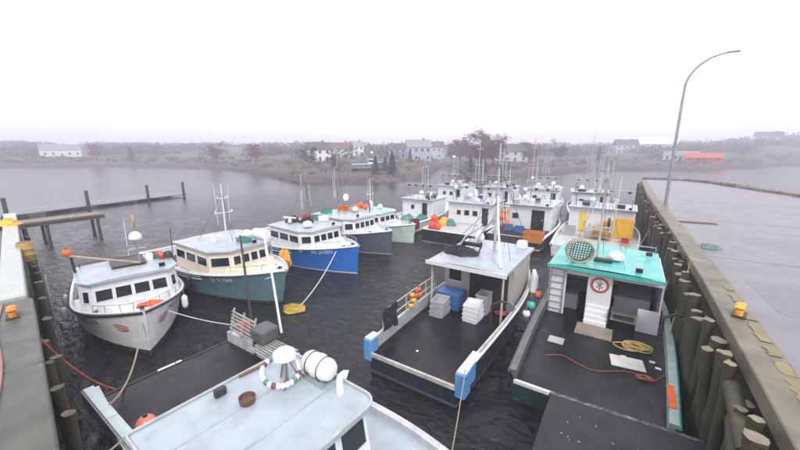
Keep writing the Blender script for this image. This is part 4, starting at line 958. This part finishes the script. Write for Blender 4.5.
floodlight(A, 5.3, -.85, rz_ + .1, PI)
MB().box((6.6, -2.0, rz_ + .03), (.25, .18, .06)).build('roof_fitting', brown, A, bevel=.01)
# wreath of floats and wooden tub on the roof
wr = thing('float_wreath', 'ring of white and dark floats with green rope on the foreground roof', 'float ring', bpt(A, (5.98, .18, rz_ + .30)), R(-10))
for i in range(26):
    a = 2 * PI * i / 26; mm = (whitegrp, whitegrp, whitegrp, M('plum_float', (.16, .06, .10), .5), whitegrp, green, whitegrp)[i % 7]
    MB().lathe([(max(.001, p[0]), p[1]) for p in ball_prof(.058, 6, 1.25)], c=(.36 * math.sin(a), .40 * math.cos(a), -.14 * math.sin(a)), n=10).build('float', mm, wr, smooth=True)
MB().tube([(.36 * math.sin(a), .40 * math.cos(a), -.14 * math.sin(a)) for a in [i * PI / 12 for i in range(24)]], .03, 6, closed=True).build('ring_rope', teald, wr, smooth=True)
o = thing('wooden_tub', 'small brown wooden tub on the foreground roof', 'tub', bpt(A, (5.95, -.62, rz_ + .005)))
MB().lathe([(.15, 0), (.17, .14), (.15, .14), (.14, .06)], n=14).build('staves', M('red_brown_wood', (.13, .065, .042), .6, dirt=GRIME, da=.3), o, smooth=True)
tag(MB().bar((0, 0, .03), (.75, .05, .05), .06, .04).build('timber_batten', brown, loc=bpt(A, (5.05, -.3, rz_ + .01))), 'short brown batten at the aft edge of the foreground roof', 'batten').rotation_euler = (0, 0, R(75))
# stern rack, masts
sr = thing('slatted_rack', 'grey slatted trap rack on the stern quarter of the foreground boat', 'rack', bpt(A, (.25, 2.0, 1.44)), A.rotation_euler.z)
mw = M('weathered_slat', (.40, .39, .38), .55, dirt=GRIME, da=.45)
for i in range(6): MB().bar((0, -.12 + .03 * i, .18 + .12 * i), (1.5, -.12 + .03 * i, .18 + .12 * i), .035, .06).build('slat', mw, sr)
for xx in (.05, .72, 1.45): MB().bar((xx, -.15, -.02), (xx, .1, .9), .05).build('post', mw, sr)
for i in range(9): MB().bar((1.6 + .02 * i, -.35 + .1 * i, .06), (4.0 - .1 * i, -.35 + .1 * i, .08 + .01 * i), .03, .045).build('slat', mw, sr)
for xx in (1.8, 3.2): MB().bar((xx, -.4, .0), (xx, .5, .04), .05).build('bearer', mw, sr)
tag(MB().box((0, 0, .3), (.7, .7, .5)).build('engine_cover', M('dark_tarp', (.10, .10, .11), .6, bump=.5), loc=bpt(A, (1.9, 2.25, 1.5)), bevel=.08, jitter=.02), 'dark tarped box on the stern rack of the foreground boat', 'box')
crate('orange crate behind the slats at the foreground boat stern', bpt(A, (.75, 2.2, 1.5)), (.5, .3, .32), orange, .1)
mm_ = MB(); b0 = Vector((1.75, 1.95, 1.05)); t0 = Vector((.55, 2.45, 5.05))
mm_.tube([b0, b0.lerp(t0, .5), t0], [.06, .05, .03], 8)
for i in range(12): q = b0.lerp(t0, .1 + i * .07); mm_.bar(q - Vector((.09, .02, 0)), q + Vector((.09, .02, 0)), .02)
mm_.build('stern_mast', darksteel, A, smooth=True)
MB().tube([(1.75, 3.0, 1.40), (1.0, 3.3, 3.2), (.10, 3.60, 5.0)], [.05, .045, .035], 8).build('outrigger_pole', white, A, smooth=True)
# left bulwark fender board of A, pink buoy, ropes
fb = thing('gunwale_board', 'white and turquoise board along the near gunwale of the foreground boat', 'board', bpt(A, (.05, -2.1, 1.38)), A.rotation_euler.z + R(2))
MB().span((0, -.12, .0), (1.9, .12, .1)).build('plank', M('pale_turquoise_board', (.50, .62, .62), .4, dirt=(.6, .6, .6), da=.5, ds=3), fb, bevel=.01)
MB().span((1.92, -.12, .0), (4.4, .12, .1)).build('plank', M('pale_turquoise_board', (.50, .62, .62)), fb, bevel=.01)
MB().span((-.02, -.16, -.35), (4.4, -.121, .06)).build('skirt', M('lavender_paint', (.30, .29, .33), .5, dirt=GRIME, da=.3), fb)
buoy('pink orange buoy on the deck edge of the foreground boat', bpt(A, (2.62, -1.55, 1.0)), .24, pinkbuoy)
wb_ = bpt(W1, (9.8, -.1, 1.45))
rope('rope from the white boat bow down to the near gunwale', sag(wb_, bpt(A, (1.4, -1.95, 1.5)), .55, 18), rope_b, .026)
rope('red brown rope sagging from the left wharf in front of the white boat', sag(lwp(6.9, .35, ZP + .1), bpt(A, (.0, .1, 1.05)), 1.7, 20), rope_r, .028)
rope('beige rope from the left kerb to the near gunwale', sag(lwp(-.1, .6, ZP + .02), bpt(A, (3.1, -2.1, 1.55)), .3, 12), rope_b, .025)
rope('mooring rope from the blue boat bow to the teal boat', sag(bpt(B3, (11.3, -.75, 1.55)), (-13.55, 11.1, .08), .25), rope_w, .03)
rope('rope from the white boat quarter across to the teal boat', sag(bpt(W1, (8.95, .9, 1.3)), (-13.2, 8.6, .1), .2), rope_w, .02)
rope('orange rope from the stern rack of the foreground boat to the water', sag(bpt(A, (.3, 2.1, 1.9)), (-13.2, 7.6, .0), .2), rope_r, .022)
heap('low yellow mound on the water beside the teal boat bow', (-13.7, 10.75, -.03), .62, .5, .12, M('dull_yellow', (.42, .30, .05), .7, var=.5, bump=.6), 80, 'yellow_mound', 'net', 12)  # low yellow mound with strands, set at the waterline
heap('green net bundle lying by the edge of the right pier', NETB, .5, .3, .2, teald, 81, 'net_bundle', 'net', 6, smat=rope_b)
heap('yellow net heap at the far end of the left wharf', lwp(24.3, .42, ZP + .09), .8, .45, .35, yellow, 82)

# ------------------------------------------------------------------ back row, sterns towards the camera
def back_boat(label, sx, sy, B=4.6, L=12, hm=None, cabx=5.0, cabl=3.6, cabh=2.1, wins=(), door=None, wm=white, seed=0, mh=5, deckm=whitedeck, rm=greyroof, t0=.0, bul=white, doorm=None, rz=R(90)):
    H = Hull(L, B, 1.05, 1.1, 1.9, .4); root = thing('fishing_boat', label, 'boat', (sx, sy, 0), rz, 'boats rafted across the back of the basin')
    H.build(root, hm, t0b=t0, deckz=.8, tf=.72, deckm=deckm, bul=bul, transom=True, rail=white)
    w = B * .84
    wall = MB().span((cabx, -w / 2, .81), (cabx + cabl, w / 2, .81 + cabh)).build('wheelhouse', wm, root, bevel=.03)
    mb = MB(); z = .81 + cabh + .003; mb.prism([(cabx - .35, -w / 2 - .12), (cabx + cabl + .2, -w / 2 - .12), (cabx + cabl + .2, w / 2 + .12), (cabx - .35, w / 2 + .12)], z, z + .10); mb.build('roof', rm, root, bevel=.03)
    for (a, s, z0, hh) in wins:
        p = [Vector((cabx, a + s / 2, z0)), Vector((cabx, a - s / 2, z0)), Vector((cabx, a - s / 2, z0 + hh)), Vector((cabx, a + s / 2, z0 + hh))]
        window(wall, p[0], p[1], p[2], p[3], 0, 1, 0, 1, Vector((-1, 0, 0)), alu, .05)
    if door:
        a, s, hh = door; d = MB().span((cabx - .03, a - s / 2, .85), (cabx - .002, a + s / 2, .85 + hh)).build('door', doorm or glass, root); MB().span((cabx - .06, a - s * .4, 1.7), (cabx - .032, a - s * .3, 1.85)).build('handle', alu, d)
    zt = z + .10
    mast(root, cabx + 1.6, .2 * (seed % 3 - 1), zt - .05, mh, .06, alu, ((.35, 1.3), (.6, .9), (.85, .5)), 4, seed=seed)
    dome(root, cabx + 2.4, .9, zt, .28, .2); scanner(root, cabx + 1.2, -1.0, zt + .3, .4 * seed); handrail(root, [(cabx + .1, s, zt - .01) for s in (-w / 2 + .1, -.6, .6, w / 2 - .1)], .4, alu)
    MB().tube([(cabx + 1.0, w / 2 - .4, zt), (cabx + .8, w / 2 - .4, zt + .9), (cabx - .4, w / 2 - .5, zt + 1.3)], .05, 6).build('boom', steel, root, smooth=True)
    floodlight(root, cabx - .2, -w / 2 + .4, zt + .1, PI)
    g = random.Random(seed + 90)
    for q in range(3):
        bx, by = cabx + g.uniform(.3, cabl - .4), g.uniform(-w / 2 + .4, w / 2 - .4)
        MB().box((bx, by, zt + .17), (g.uniform(.3, .8), g.uniform(.3, .7), .33), g.uniform(0, 1)).build('roof_locker', g.choice((whitegrp, grplastic, darksteel, net_m)), root, bevel=.03)
    MB().tube([(cabx + .5, -w / 2 + .3, zt), (cabx + .5, -w / 2 + .3, zt + 1.5), (cabx + .5, w / 2 - .3, zt + 1.5), (cabx + .5, w / 2 - .3, zt)], .04, 6).build('light_gantry', alu, root, smooth=True)
    for q in range(4): floodlight(root, cabx + .42, -w / 2 + .6 + q * (w - 1.2) / 3, zt + 1.38, PI, lit=(q == seed % 4 and seed in (2, 3, 7)))
    return root, zt
blackhull = hullmat('black_hull', (.02, .02, .022), boot=(.02, .02, .02), line=(.5, .5, .5), z=-.1)
whitehull = hullmat('white_back_hull', (.55, .56, .56), boot=(.05, .05, .05), line=(.3, .3, .3))
D, zt = back_boat('white fishing boat with yellow door and yellow tubs behind the turquoise roof', -1.75, 27.4, 6.0, 12.5, whitehull, 7.2, 3.4, 2.15, ((-2.2, .5, 1.7, .5),), (1.35, .55, 1.75), seed=1, mh=5.5, doorm=M('yellow_door', (.72, .50, .06), .45, dirt=(.5, .4, .15), da=.3))
ladderp(D, 8.0, .55, .25, zt, zt + 4.6, alu, 12)
F3, zt3 = back_boat('white cabined fishing boat with dark doorway, right of centre in the back row', -7.45, 28.2, 4.9, 12, hullmat('brown_hull', (.06, .05, .045)), 4.4, 4.4, 2.2, ((1.1, .55, 1.75, .5),), (-.9, 1.1, 1.8), seed=2, mh=6, deckm=greydeck)
F2, zt2 = back_boat('black hulled fishing boat with three cabin windows in the back row', -12.75, 26.4, 5.4, 12.5, blackhull, 5.2, 3.6, 2.1, ((1.1, .4, 1.7, .45), (.25, .5, 1.7, .5), (-.6, .5, 1.7, .5)), (-1.6, .6, 1.7), seed=3, mh=6)
F1, zt1 = back_boat('small white fishing boat at the left of the back row', -18.9, 27.6, 4.6, 11, whitehull, 4.4, 3.0, 1.95, ((.6, .4, 1.7, .45),), (-.9, .6, 1.6), seed=4, mh=4)
for i, (x, y, s, lab) in enumerate(((-21.5, 41.5, 5, 'white fishing boat farthest left behind the back row'), (-15.0, 43, 6, 'white fishing boat second from left behind the back row'), (-9.0, 44, 7, 'white fishing boat with tall mast behind the back row, near its middle'), (-3.2, 43.5, 8, 'white fishing boat behind the yellow tub boat by the pier'))):
    bb, z_ = back_boat(lab, x, y, 4.8, 12, [whitehull, blackhull][i % 2], 3.6, 4.0, 2.15, ((.9, .5, 1.7, .5), (-.2, .5, 1.7, .5)), (-1.3, .6, 1.7), seed=s, mh=4.5 + i * .8, deckm=[whitedeck, greydeck][i % 2], rz=R(90 + (i - 1) * 4))
# deck things of the back row
crate('tall yellow fish tub on the left of the white boat by the pier', bpt(D, (6.4, -.6, .81)), (.9, .9, 1.2), yellow, 0, name='fish_tub', cat='tub')
crate('big yellow fish tub next to the pier on the white boat', bpt(D, (6.3, -1.75, .81)), (1.1, 1.5, 1.5), yellow, R(90), name='fish_tub', cat='tub')
crate('small yellow crate beside the big yellow tub', bpt(D, (5.7, -.05, .81)), (.9, .6, .9), yellow, .2)
crate('red crate on the deck of the white boat by the pier', bpt(D, (4.1, -2.0, .81)), (.5, .9, .35), redp, 0)
crate('grey tub at the left of the yellow door', bpt(D, (5.3, 2.1, .81)), (.8, 1.0, .7), grplastic, 0, name='fish_tub', cat='tub')
ts_ = thing('sorting_table', 'steel sorting table on the deck of the white boat by the pier', 'table', bpt(D, (4.6, -.1, .81)), R(90))
MB().span((-.5, -1.0, .8), (.5, 1.0, .86)).build('table_top', alu, ts_)
for sx in (-.45, .45):
    for sy in (-.95, .95): MB().span((sx - .03, sy - .03, 0), (sx + .03, sy + .03, .8)).build('leg', alu, ts_)
MB().span((-.5, -1.0, .3), (.5, 1.0, .33)).build('shelf', alu, ts_)
tag(MB().lathe([(.33, -.1), (.38, -.04), (.38, .04), (.33, .1), (.2, .06), (.2, -.06)], c=(0, 0, .38), n=18, axis='X').build('tyre_fender', blackrub, smooth=True, loc=bpt(D, (5.4, -.75, 1.75))), 'black tyre fender on top of the yellow tubs', 'tyre')
crate('large orange fish tub on the stern of the dark doorway boat', bpt(F3, (.15, -1.55, .81)), (1.2, 1.4, .75), M('dull_orange', (.50, .17, .03), .45, dirt=(.3, .13, .05), da=.3), R(90), name='fish_tub', cat='tub')
heap('black net heap behind the orange tub', bpt(F3, (1.6, -1.2, .81)), .8, .7, .5, net_m, 67)
for i, (a, b) in enumerate(((2.9, .3), (3.1, 1.3))): crate(['blue crate under the dark doorway boat window, right', 'blue crate under the dark doorway boat window, left'][i], bpt(F3, (a, b, .81)), (.7, .6, .5), bluep, .2 * i)
for i, (a, b, z, r_) in enumerate(((3.6, 2.1, 1.6, .32), (3.6, 1.75, 1.0, .35), (3.9, 1.9, 2.1, .28))): buoy(['middle', 'lowest', 'topmost'][i] + ' orange buoy in the cluster on the dark doorway boat', bpt(F3, (a, b, z)), r_, orange, 'orange buoy cluster by the back row mast')
for i, (a, b, z, r_) in enumerate(((1.6, 2.1, .82, .36), (1.7, 2.0, 1.45, .33), (2.2, 2.2, .9, .34), (1.5, 1.5, .82, .30))): buoy(['leftmost lower', 'topmost', 'rear', 'rightmost'][i] + ' red orange buoy piled on the black hulled boat', bpt(F2, (a, b, z)), r_, M('red_orange_plastic', (.78, .07, .02), .4), 'red orange buoys on the black hulled boat')
for i, (a, b) in enumerate(((3.4, 2.0), (3.8, 1.3), (4.2, 2.2))): heap(['yellow net heap nearest the red orange buoys', 'teal net heap between the yellow ones on the black hulled boat', 'yellow net heap by the cabin of the black hulled boat'][i], bpt(F2, (a, b, .81)), .5, .5, .6, (yellow, teald, yellow)[i], 70 + i)
crate('maroon bin at the left of the black hulled boat', (-16.4, 27.2, .75), (.8, .7, .9), maroon, .2, name='bin', cat='bin')
for i in range(3): heap(['teal net heap on the left of the small white boat', 'green net heap in the middle of the small white boat', 'teal net heap on the right of the small white boat'][i], bpt(F1, (1.5 + .9 * i, 1.2 - 1.2 * i, .81)), .75, .65, .6, (teald, green, teald)[i], 75 + i)
rope('beige mooring line from the white boat by the pier up to the wharf edge', sag(bpt(D, (2.5, -2.9, 1.1)), (2.1, 33.0, 3.5), .3), rope_b, .025)
# lit floodlight on the mast of the white boat behind
fl = thing('work_light', 'lit work light on a pole at the back of the basin', 'light', (-6.6, 39.3, 0))
MB().tube([(0, 0, .6), (0, 0, 4.7)], .05, 8).build('pole', steel, fl, smooth=True)
MB().box((0, -.04, 4.62), (.34, .16, .24)).build('housing', darksteel, fl, bevel=.02); MB().box((0, -.13, 4.62), (.28, .02, .18)).build('lens', whiteglow, fl)

# ------------------------------------------------------------------ town and trees across the water
def house(px, r, w, d, h, rot, wallm, roofm, label, nwin=3, storeys=2, chim=True):
    p = on_land(px, r); o = thing('house', label, 'house', (p.x, p.y, p.z - .4), math.atan2(-p.x, p.y) + rot, 'houses across the harbour')
    MB().span((-w / 2, -d / 2, -.6), (w / 2, d / 2, h)).build('wall', wallm, o)
    g = h + d * .42; e = .35
    mb = MB(); mb.add([(-w / 2 - e, -d / 2 - e, h - .12), (w / 2 + e, -d / 2 - e, h - .12), (w / 2 + e, d / 2 + e, h - .12), (-w / 2 - e, d / 2 + e, h - .12), (-w / 2 - e, 0, g), (w / 2 + e, 0, g)], [(0, 1, 5, 4), (2, 3, 4, 5), (1, 2, 5), (3, 0, 4), (3, 2, 1, 0)])
    rf = mb.build('roof', roofm, o)
    if chim: MB().span((w * .2, -.3, g - .8), (w * .2 + .6, .3, g + .8)).build('chimney', M('brick', (.2, .08, .06), .8), rf)
    for s in range(storeys):
        for i in range(nwin):
            if s == 0 and i == nwin // 2: continue
            x = -w / 2 + w * (i + .5) / nwin; z = h * (s + .35) / storeys
            wn = MB().span((x - .5, -d / 2 - .05, z), (x + .5, -d / 2 + .02, z + 1.3)).build('window', glass, o)
            MB().span((x - .6, -d / 2 - .08, z - .12), (x + .6, -d / 2 - .051, z - .0)).span((x - .6, -d / 2 - .08, z + 1.3), (x + .6, -d / 2 - .051, z + 1.42)).build('window_frame', white, wn)
    MB().span((-.5, -d / 2 - .05, 0), (.5, -d / 2 + .02, 2.1)).build('door', maroon, o)
wg = M('pale_grey_siding', (.42, .45, .48), .6); wbl = M('blue_grey_siding', (.30, .37, .45), .6); ww_ = M('white_siding', (.66, .66, .66), .6); rfd = M('dark_shingle', (.07, .07, .075), .8); rfb = M('brown_shingle', (.13, .08, .06), .8); rfg = M('grey_shingle', (.22, .22, .24), .7)
house(318, 150, 9, 7, 5, .2, ww_, rfd, 'white house with dark roof leftmost across the harbour')
house(341, 170, 10, 7, 4.5, -.3, wg, rfb, 'pale grey house with brown roof behind the evergreen point')
house(356, 205, 8, 7, 5.5, .1, ww_, rfg, 'white house with grey roof far behind the point')
house(398, 180, 9, 7, 5, -.1, wbl, rfd, 'blue grey house with dark roof left of the inlet')
house(418, 165, 11, 8, 6.5, .15, wbl, rfg, 'large blue grey house with grey roof above the inlet', 4)
house(433, 215, 12, 8, 7, -.2, wg, rfd, 'large pale grey house with dark roof at the head of the inlet', 4)
house(452, 240, 10, 8, 5.5, .3, ww_, rfb, 'white house with brown roof right of the inlet')
house(515, 175, 11, 8, 5, .1, wg, rfd, 'pale grey house with dark roof behind the back row masts')
house(60, 300, 18, 8, 4.5, .1, ww_, rfg, 'long white shed far across the water at left', 5, 1, False)
house(648, 330, 34, 12, 6, .05, ww_, M('white_metal_roof', (.6, .62, .64), .4), 'long white shed on the far right shore', 6, 1, False)
house(682, 215, 13, 5, 2.6, -.1, ww_, rfg, 'white house with grey roof left of the red shed', 4, 1, False)
house(705, 212, 13, 5, 2.3, .05, M('red_siding', (.45, .06, .035), .5), M('red_metal_roof', (.40, .085, .06), .5), 'bright red shed on the far right shore', 4, 1, False)
house(625, 300, 14, 9, 6, .3, wg, rfd, 'grey house with dark roof behind the far right sheds', 4)
house(765, 420, 16, 9, 6, .1, ww_, rfd, 'white house with dark roof on the far right hillside', 4)
# hauled-out boat on the point
H = Hull(9, 3.2, 1.2, 1.25, 1.9, .4); p = on_land(352, 104)
hb = thing('fishing_boat', 'blue boat hauled out on the shore point', 'boat', (p.x, p.y, p.z + .6), R(40)); H.build(hb, hullmat('blue_grey_hull', (.10, .16, .30)), deckz=.7)
wheelhouse(hb, 4.5, 6.6, 2.2, 1.0, 1.6, white, greyroof, front=2, sidew=1)
for s in (-1, 1): MB().bar((2.5, s * 1.6, -1.2), (2.5, s * 1.0, -.1), .15).bar((6, s * 1.6, -1.2), (6, s * .9, -.1), .15).build('cradle_prop', brown, hb)
# trees
def tree_mesh(kind, seed, h):
    g = random.Random(seed); tr = MB(); lf = MB()
    n = 7; tr.tube([(g.uniform(-.1, .1) * i * .3, g.uniform(-.1, .1) * i * .3, h * .9 * i / n) for i in range(n + 1)], [h * .025 * (1 - .85 * i / n) for i in range(n + 1)], 7)
    if kind == 'fir':
        for i in range(900):
            t = g.random() ** .8; z = h * (.10 + .9 * t); rr = (1 - t) * h * .27 * (.75 + .35 * math.sin(t * 40)) + .1; a = g.uniform(0, 2 * PI); q = rr * math.sqrt(g.uniform(.2, 1)); s = g.uniform(.12, .30) * (1.1 - .5 * t)
            c = Vector((math.cos(a) * q, math.sin(a) * q, z - q * .25)); d = Vector((math.cos(a), math.sin(a), -.4)) * s * 1.8; e = Vector((-math.sin(a), math.cos(a), g.uniform(-.3, .3))) * s
            lf.add([c - e, c + d, c + e, c - d * .3 + Vector((0, 0, s * .4))], [(0, 1, 2, 3)])
        for i in range(14): a = g.uniform(0, 6.28); z = h * g.uniform(.15, .8); l = (h - z) * .25; tr.tube([(0, 0, z), (math.cos(a) * l, math.sin(a) * l, z - l * .1)], [.05, .015], 4)
    else:
        tips = []
        for i in range(16):
            a = g.uniform(0, 6.28); z = h * g.uniform(.22, .75); l = h * g.uniform(.2, .38); up = g.uniform(.3, 1.0)
            b = Vector((math.cos(a) * l, math.sin(a) * l, z + l * up)); tr.tube([(0, 0, z), (b.x * .5, b.y * .5, z + l * up * .4), b], [.08, .05, .02], 5)
            for q in range(5):
                c = Vector((0, 0, z)).lerp(b, g.uniform(.4, 1)); e = c + Vector((g.uniform(-1, 1), g.uniform(-1, 1), g.uniform(.1, 1))) * h * .10; tr.tube([c, e], [.03, .01], 4); tips.append(e)
        for i in range(1300):
            c = g.choice(tips) + Vector((g.gauss(0, 1), g.gauss(0, 1), g.gauss(0, .8))) * h * .05; d = Vector((g.uniform(-1, 1), g.uniform(-1, 1), g.uniform(-.2, 1))).normalized() * g.uniform(.25, .6); e = d.orthogonal().normalized() * g.uniform(.03, .09)
            lf.add([c - d - e, c - d + e, c + d + e * .3, c + d - e * .3], [(0, 1, 2, 3)])
    return tr.mesh('trunk', bark), lf.mesh('crown', leafgreen if kind == 'fir' else leafbrown)
TM = {('fir', 0): tree_mesh('fir', 1, 6), ('fir', 1): tree_mesh('fir', 2, 6), ('bare', 0): tree_mesh('bare', 3, 8), ('bare', 1): tree_mesh('bare', 4, 8)}
def tree(px, r, h, kind, v, label):
    p = on_land(px, r); o = thing('fir_tree' if kind == 'fir' else 'bare_tree', label, 'tree', (p.x, p.y, p.z - .3), rnd.uniform(0, 6), 'trees across the harbour')
    t, c = TM[kind, v]; s = h / (6 if kind == 'fir' else 8)
    for nm, me in (('trunk', t), ('crown', c)): q = link(nm, me, o); q.scale = (s * 1.15, s * 1.15, s)
    return o
for px, r, h, k, v, lb in ((375, 94, 5.2, 'fir', 0, 'dark evergreen at the left of the pair on the shore point'), (392, 96, 6.4, 'fir', 1, 'taller dark evergreen on the shore point'), (385, 104, 4.4, 'fir', 0, 'small dark evergreen between the pair on the point'),
        (332, 112, 5.0, 'bare', 0, 'brown leafless tree left of the hauled out boat'), (310, 118, 6.5, 'bare', 1, 'brown leafless tree leftmost on the point'), (410, 150, 6, 'fir', 1, 'dark evergreen beside the large blue grey house'),
        (452, 190, 10, 'bare', 0, 'reddish leafless tree right of the inlet, leftmost of its cluster'), (460, 165, 11, 'bare', 1, 'reddish leafless tree in the middle of the inlet cluster'), (470, 140, 11.5, 'bare', 0, 'tall reddish leafless tree behind the masts'), (482, 118, 11.5, 'bare', 1, 'tallest brown leafless tree behind the masts'), (494, 125, 11, 'bare', 0, 'brown leafless tree right of the tallest one'),
        (472, 104, 4.5, 'fir', 1, 'dark evergreen on the shore under the tall leafless trees'), (486, 102, 3.6, 'fir', 0, 'low dark evergreen right of the shore evergreen'), (530, 150, 9, 'bare', 1, 'leafless tree right of the back row masts'), (560, 180, 9, 'bare', 0, 'leafless tree behind the work light'),
        (600, 200, 7, 'fir', 0, 'evergreen left of the lamp post on the far shore'), (255, 165, 8, 'bare', 1, 'leafless tree on the left far shore'), (215, 195, 9, 'bare', 0, 'leafless tree left of the row boats masts on the far shore'), (130, 235, 8, 'fir', 1, 'evergreen on the far left shore'), (95, 250, 9, 'bare', 1, 'leafless tree near the far left shed')):
    tree(px, r, h, k, v, lb)
# far woods and scrub: one mass
mb = MB(); g = random.Random(11)
for i in range(9000):
    px = g.uniform(-60, 900); r0 = interp(SH, px); q = g.random()
    r = r0 + (g.uniform(70, 330) if q > .12 else g.uniform(8, 60)); 
    if mnoise.noise(Vector((px * .02, r * .012, 5))) < -.05 and q > .12: continue
    if 436 < px < 462 and r < 200: continue
    p = on_land(px, r); hh = (g.uniform(.5, 1.6) if q <= .12 else g.uniform(2, 6.5)) ; s = g.uniform(.5, 1.5) * (.5 if q <= .12 else 1) * (1 + r / 500)
    for k in range(15):
        c = p + Vector((g.gauss(0, s), g.gauss(0, s), hh * g.uniform(.1, 1))); d = Vector((g.uniform(-1, 1), g.uniform(-1, 1), g.uniform(-.8, .8))).normalized() * s * .36; e = d.orthogonal().normalized() * s * g.uniform(.15, .4)
        mb.add([c - d, c - e, c + d, c + e], [(0, 1, 2, 3)])
tag(mb.build('distant_woods', M('far_wood', (.066, .058, .046), .9, var=.5, vs=.02, bump=0)), 'scrub and woods on the far shores', kind='stuff')
sc = [(on_land(px, interp(SH, px) + 1).x, on_land(px, interp(SH, px) + 1).y, .5) for px in range(280, 520, 6)]
tag(rocks(sc, 900, 2.2, .3, .9, 9).build('shore_rocks', rock_m), 'dark rocks along the far shoreline', kind='stuff')
# lit street lamps ashore
def shore_lamp(px, r, h, label, lit=True):
    p = on_land(px, r); o = thing('street_lamp', label, 'street lamp', tuple(p), 0, 'lit street lamps across the harbour')
    MB().tube([(0, 0, 0), (0, 0, h), (0, -.6, h + .35)], .09, 6).build('pole', steel, o, smooth=True)
    MB().lathe([(max(.001, a), b) for a, b in ball_prof(.34, 6, .7)], c=(0, -.75, h + .3), n=10).build('lamp', lampglow, o, smooth=True)
shore_lamp(455, 172, 3.6, 'lit orange street lamp at the head of the inlet')
shore_lamp(373, 140, 4.0, 'lit street lamp behind the evergreen point')
shore_lamp(500, 150, 4.5, 'lit street lamp behind the back row masts')
# channel marker at right
cm = thing('channel_marker', 'thin green channel marker in the water beyond the pier', 'marker', (52, 148, 0))
MB().tube([(0, 0, -1), (0, 0, 5)], .12, 8).build('post', M('dark_green', (.03, .10, .06), .5), cm, smooth=True); MB().box((0, 0, 5.2), (.8, .1, .8)).build('topmark', M('dark_green', (.03, .10, .06)), cm)

# ------------------------------------------------------------------ haze
hz = MB().span((-1500, -1500, -3.2), (1500, 1500, 48)).build('haze', None or white)
hm = bpy.data.materials.new('harbour_haze'); hm.use_nodes = True; t = hm.node_tree; t.nodes.clear()
pv = t.nodes.new('ShaderNodeVolumePrincipled'); pv.inputs['Density'].default_value = .0020; pv.inputs['Color'].default_value = (.88, .86, .98, 1); pv.inputs['Anisotropy'].default_value = .2
ou = t.nodes.new('ShaderNodeOutputMaterial'); t.links.new(pv.outputs[0], ou.inputs['Volume'])
hz.data.materials.clear(); hz.data.materials.append(hm); tag(hz, 'pale lavender haze over the harbour', kind='stuff')
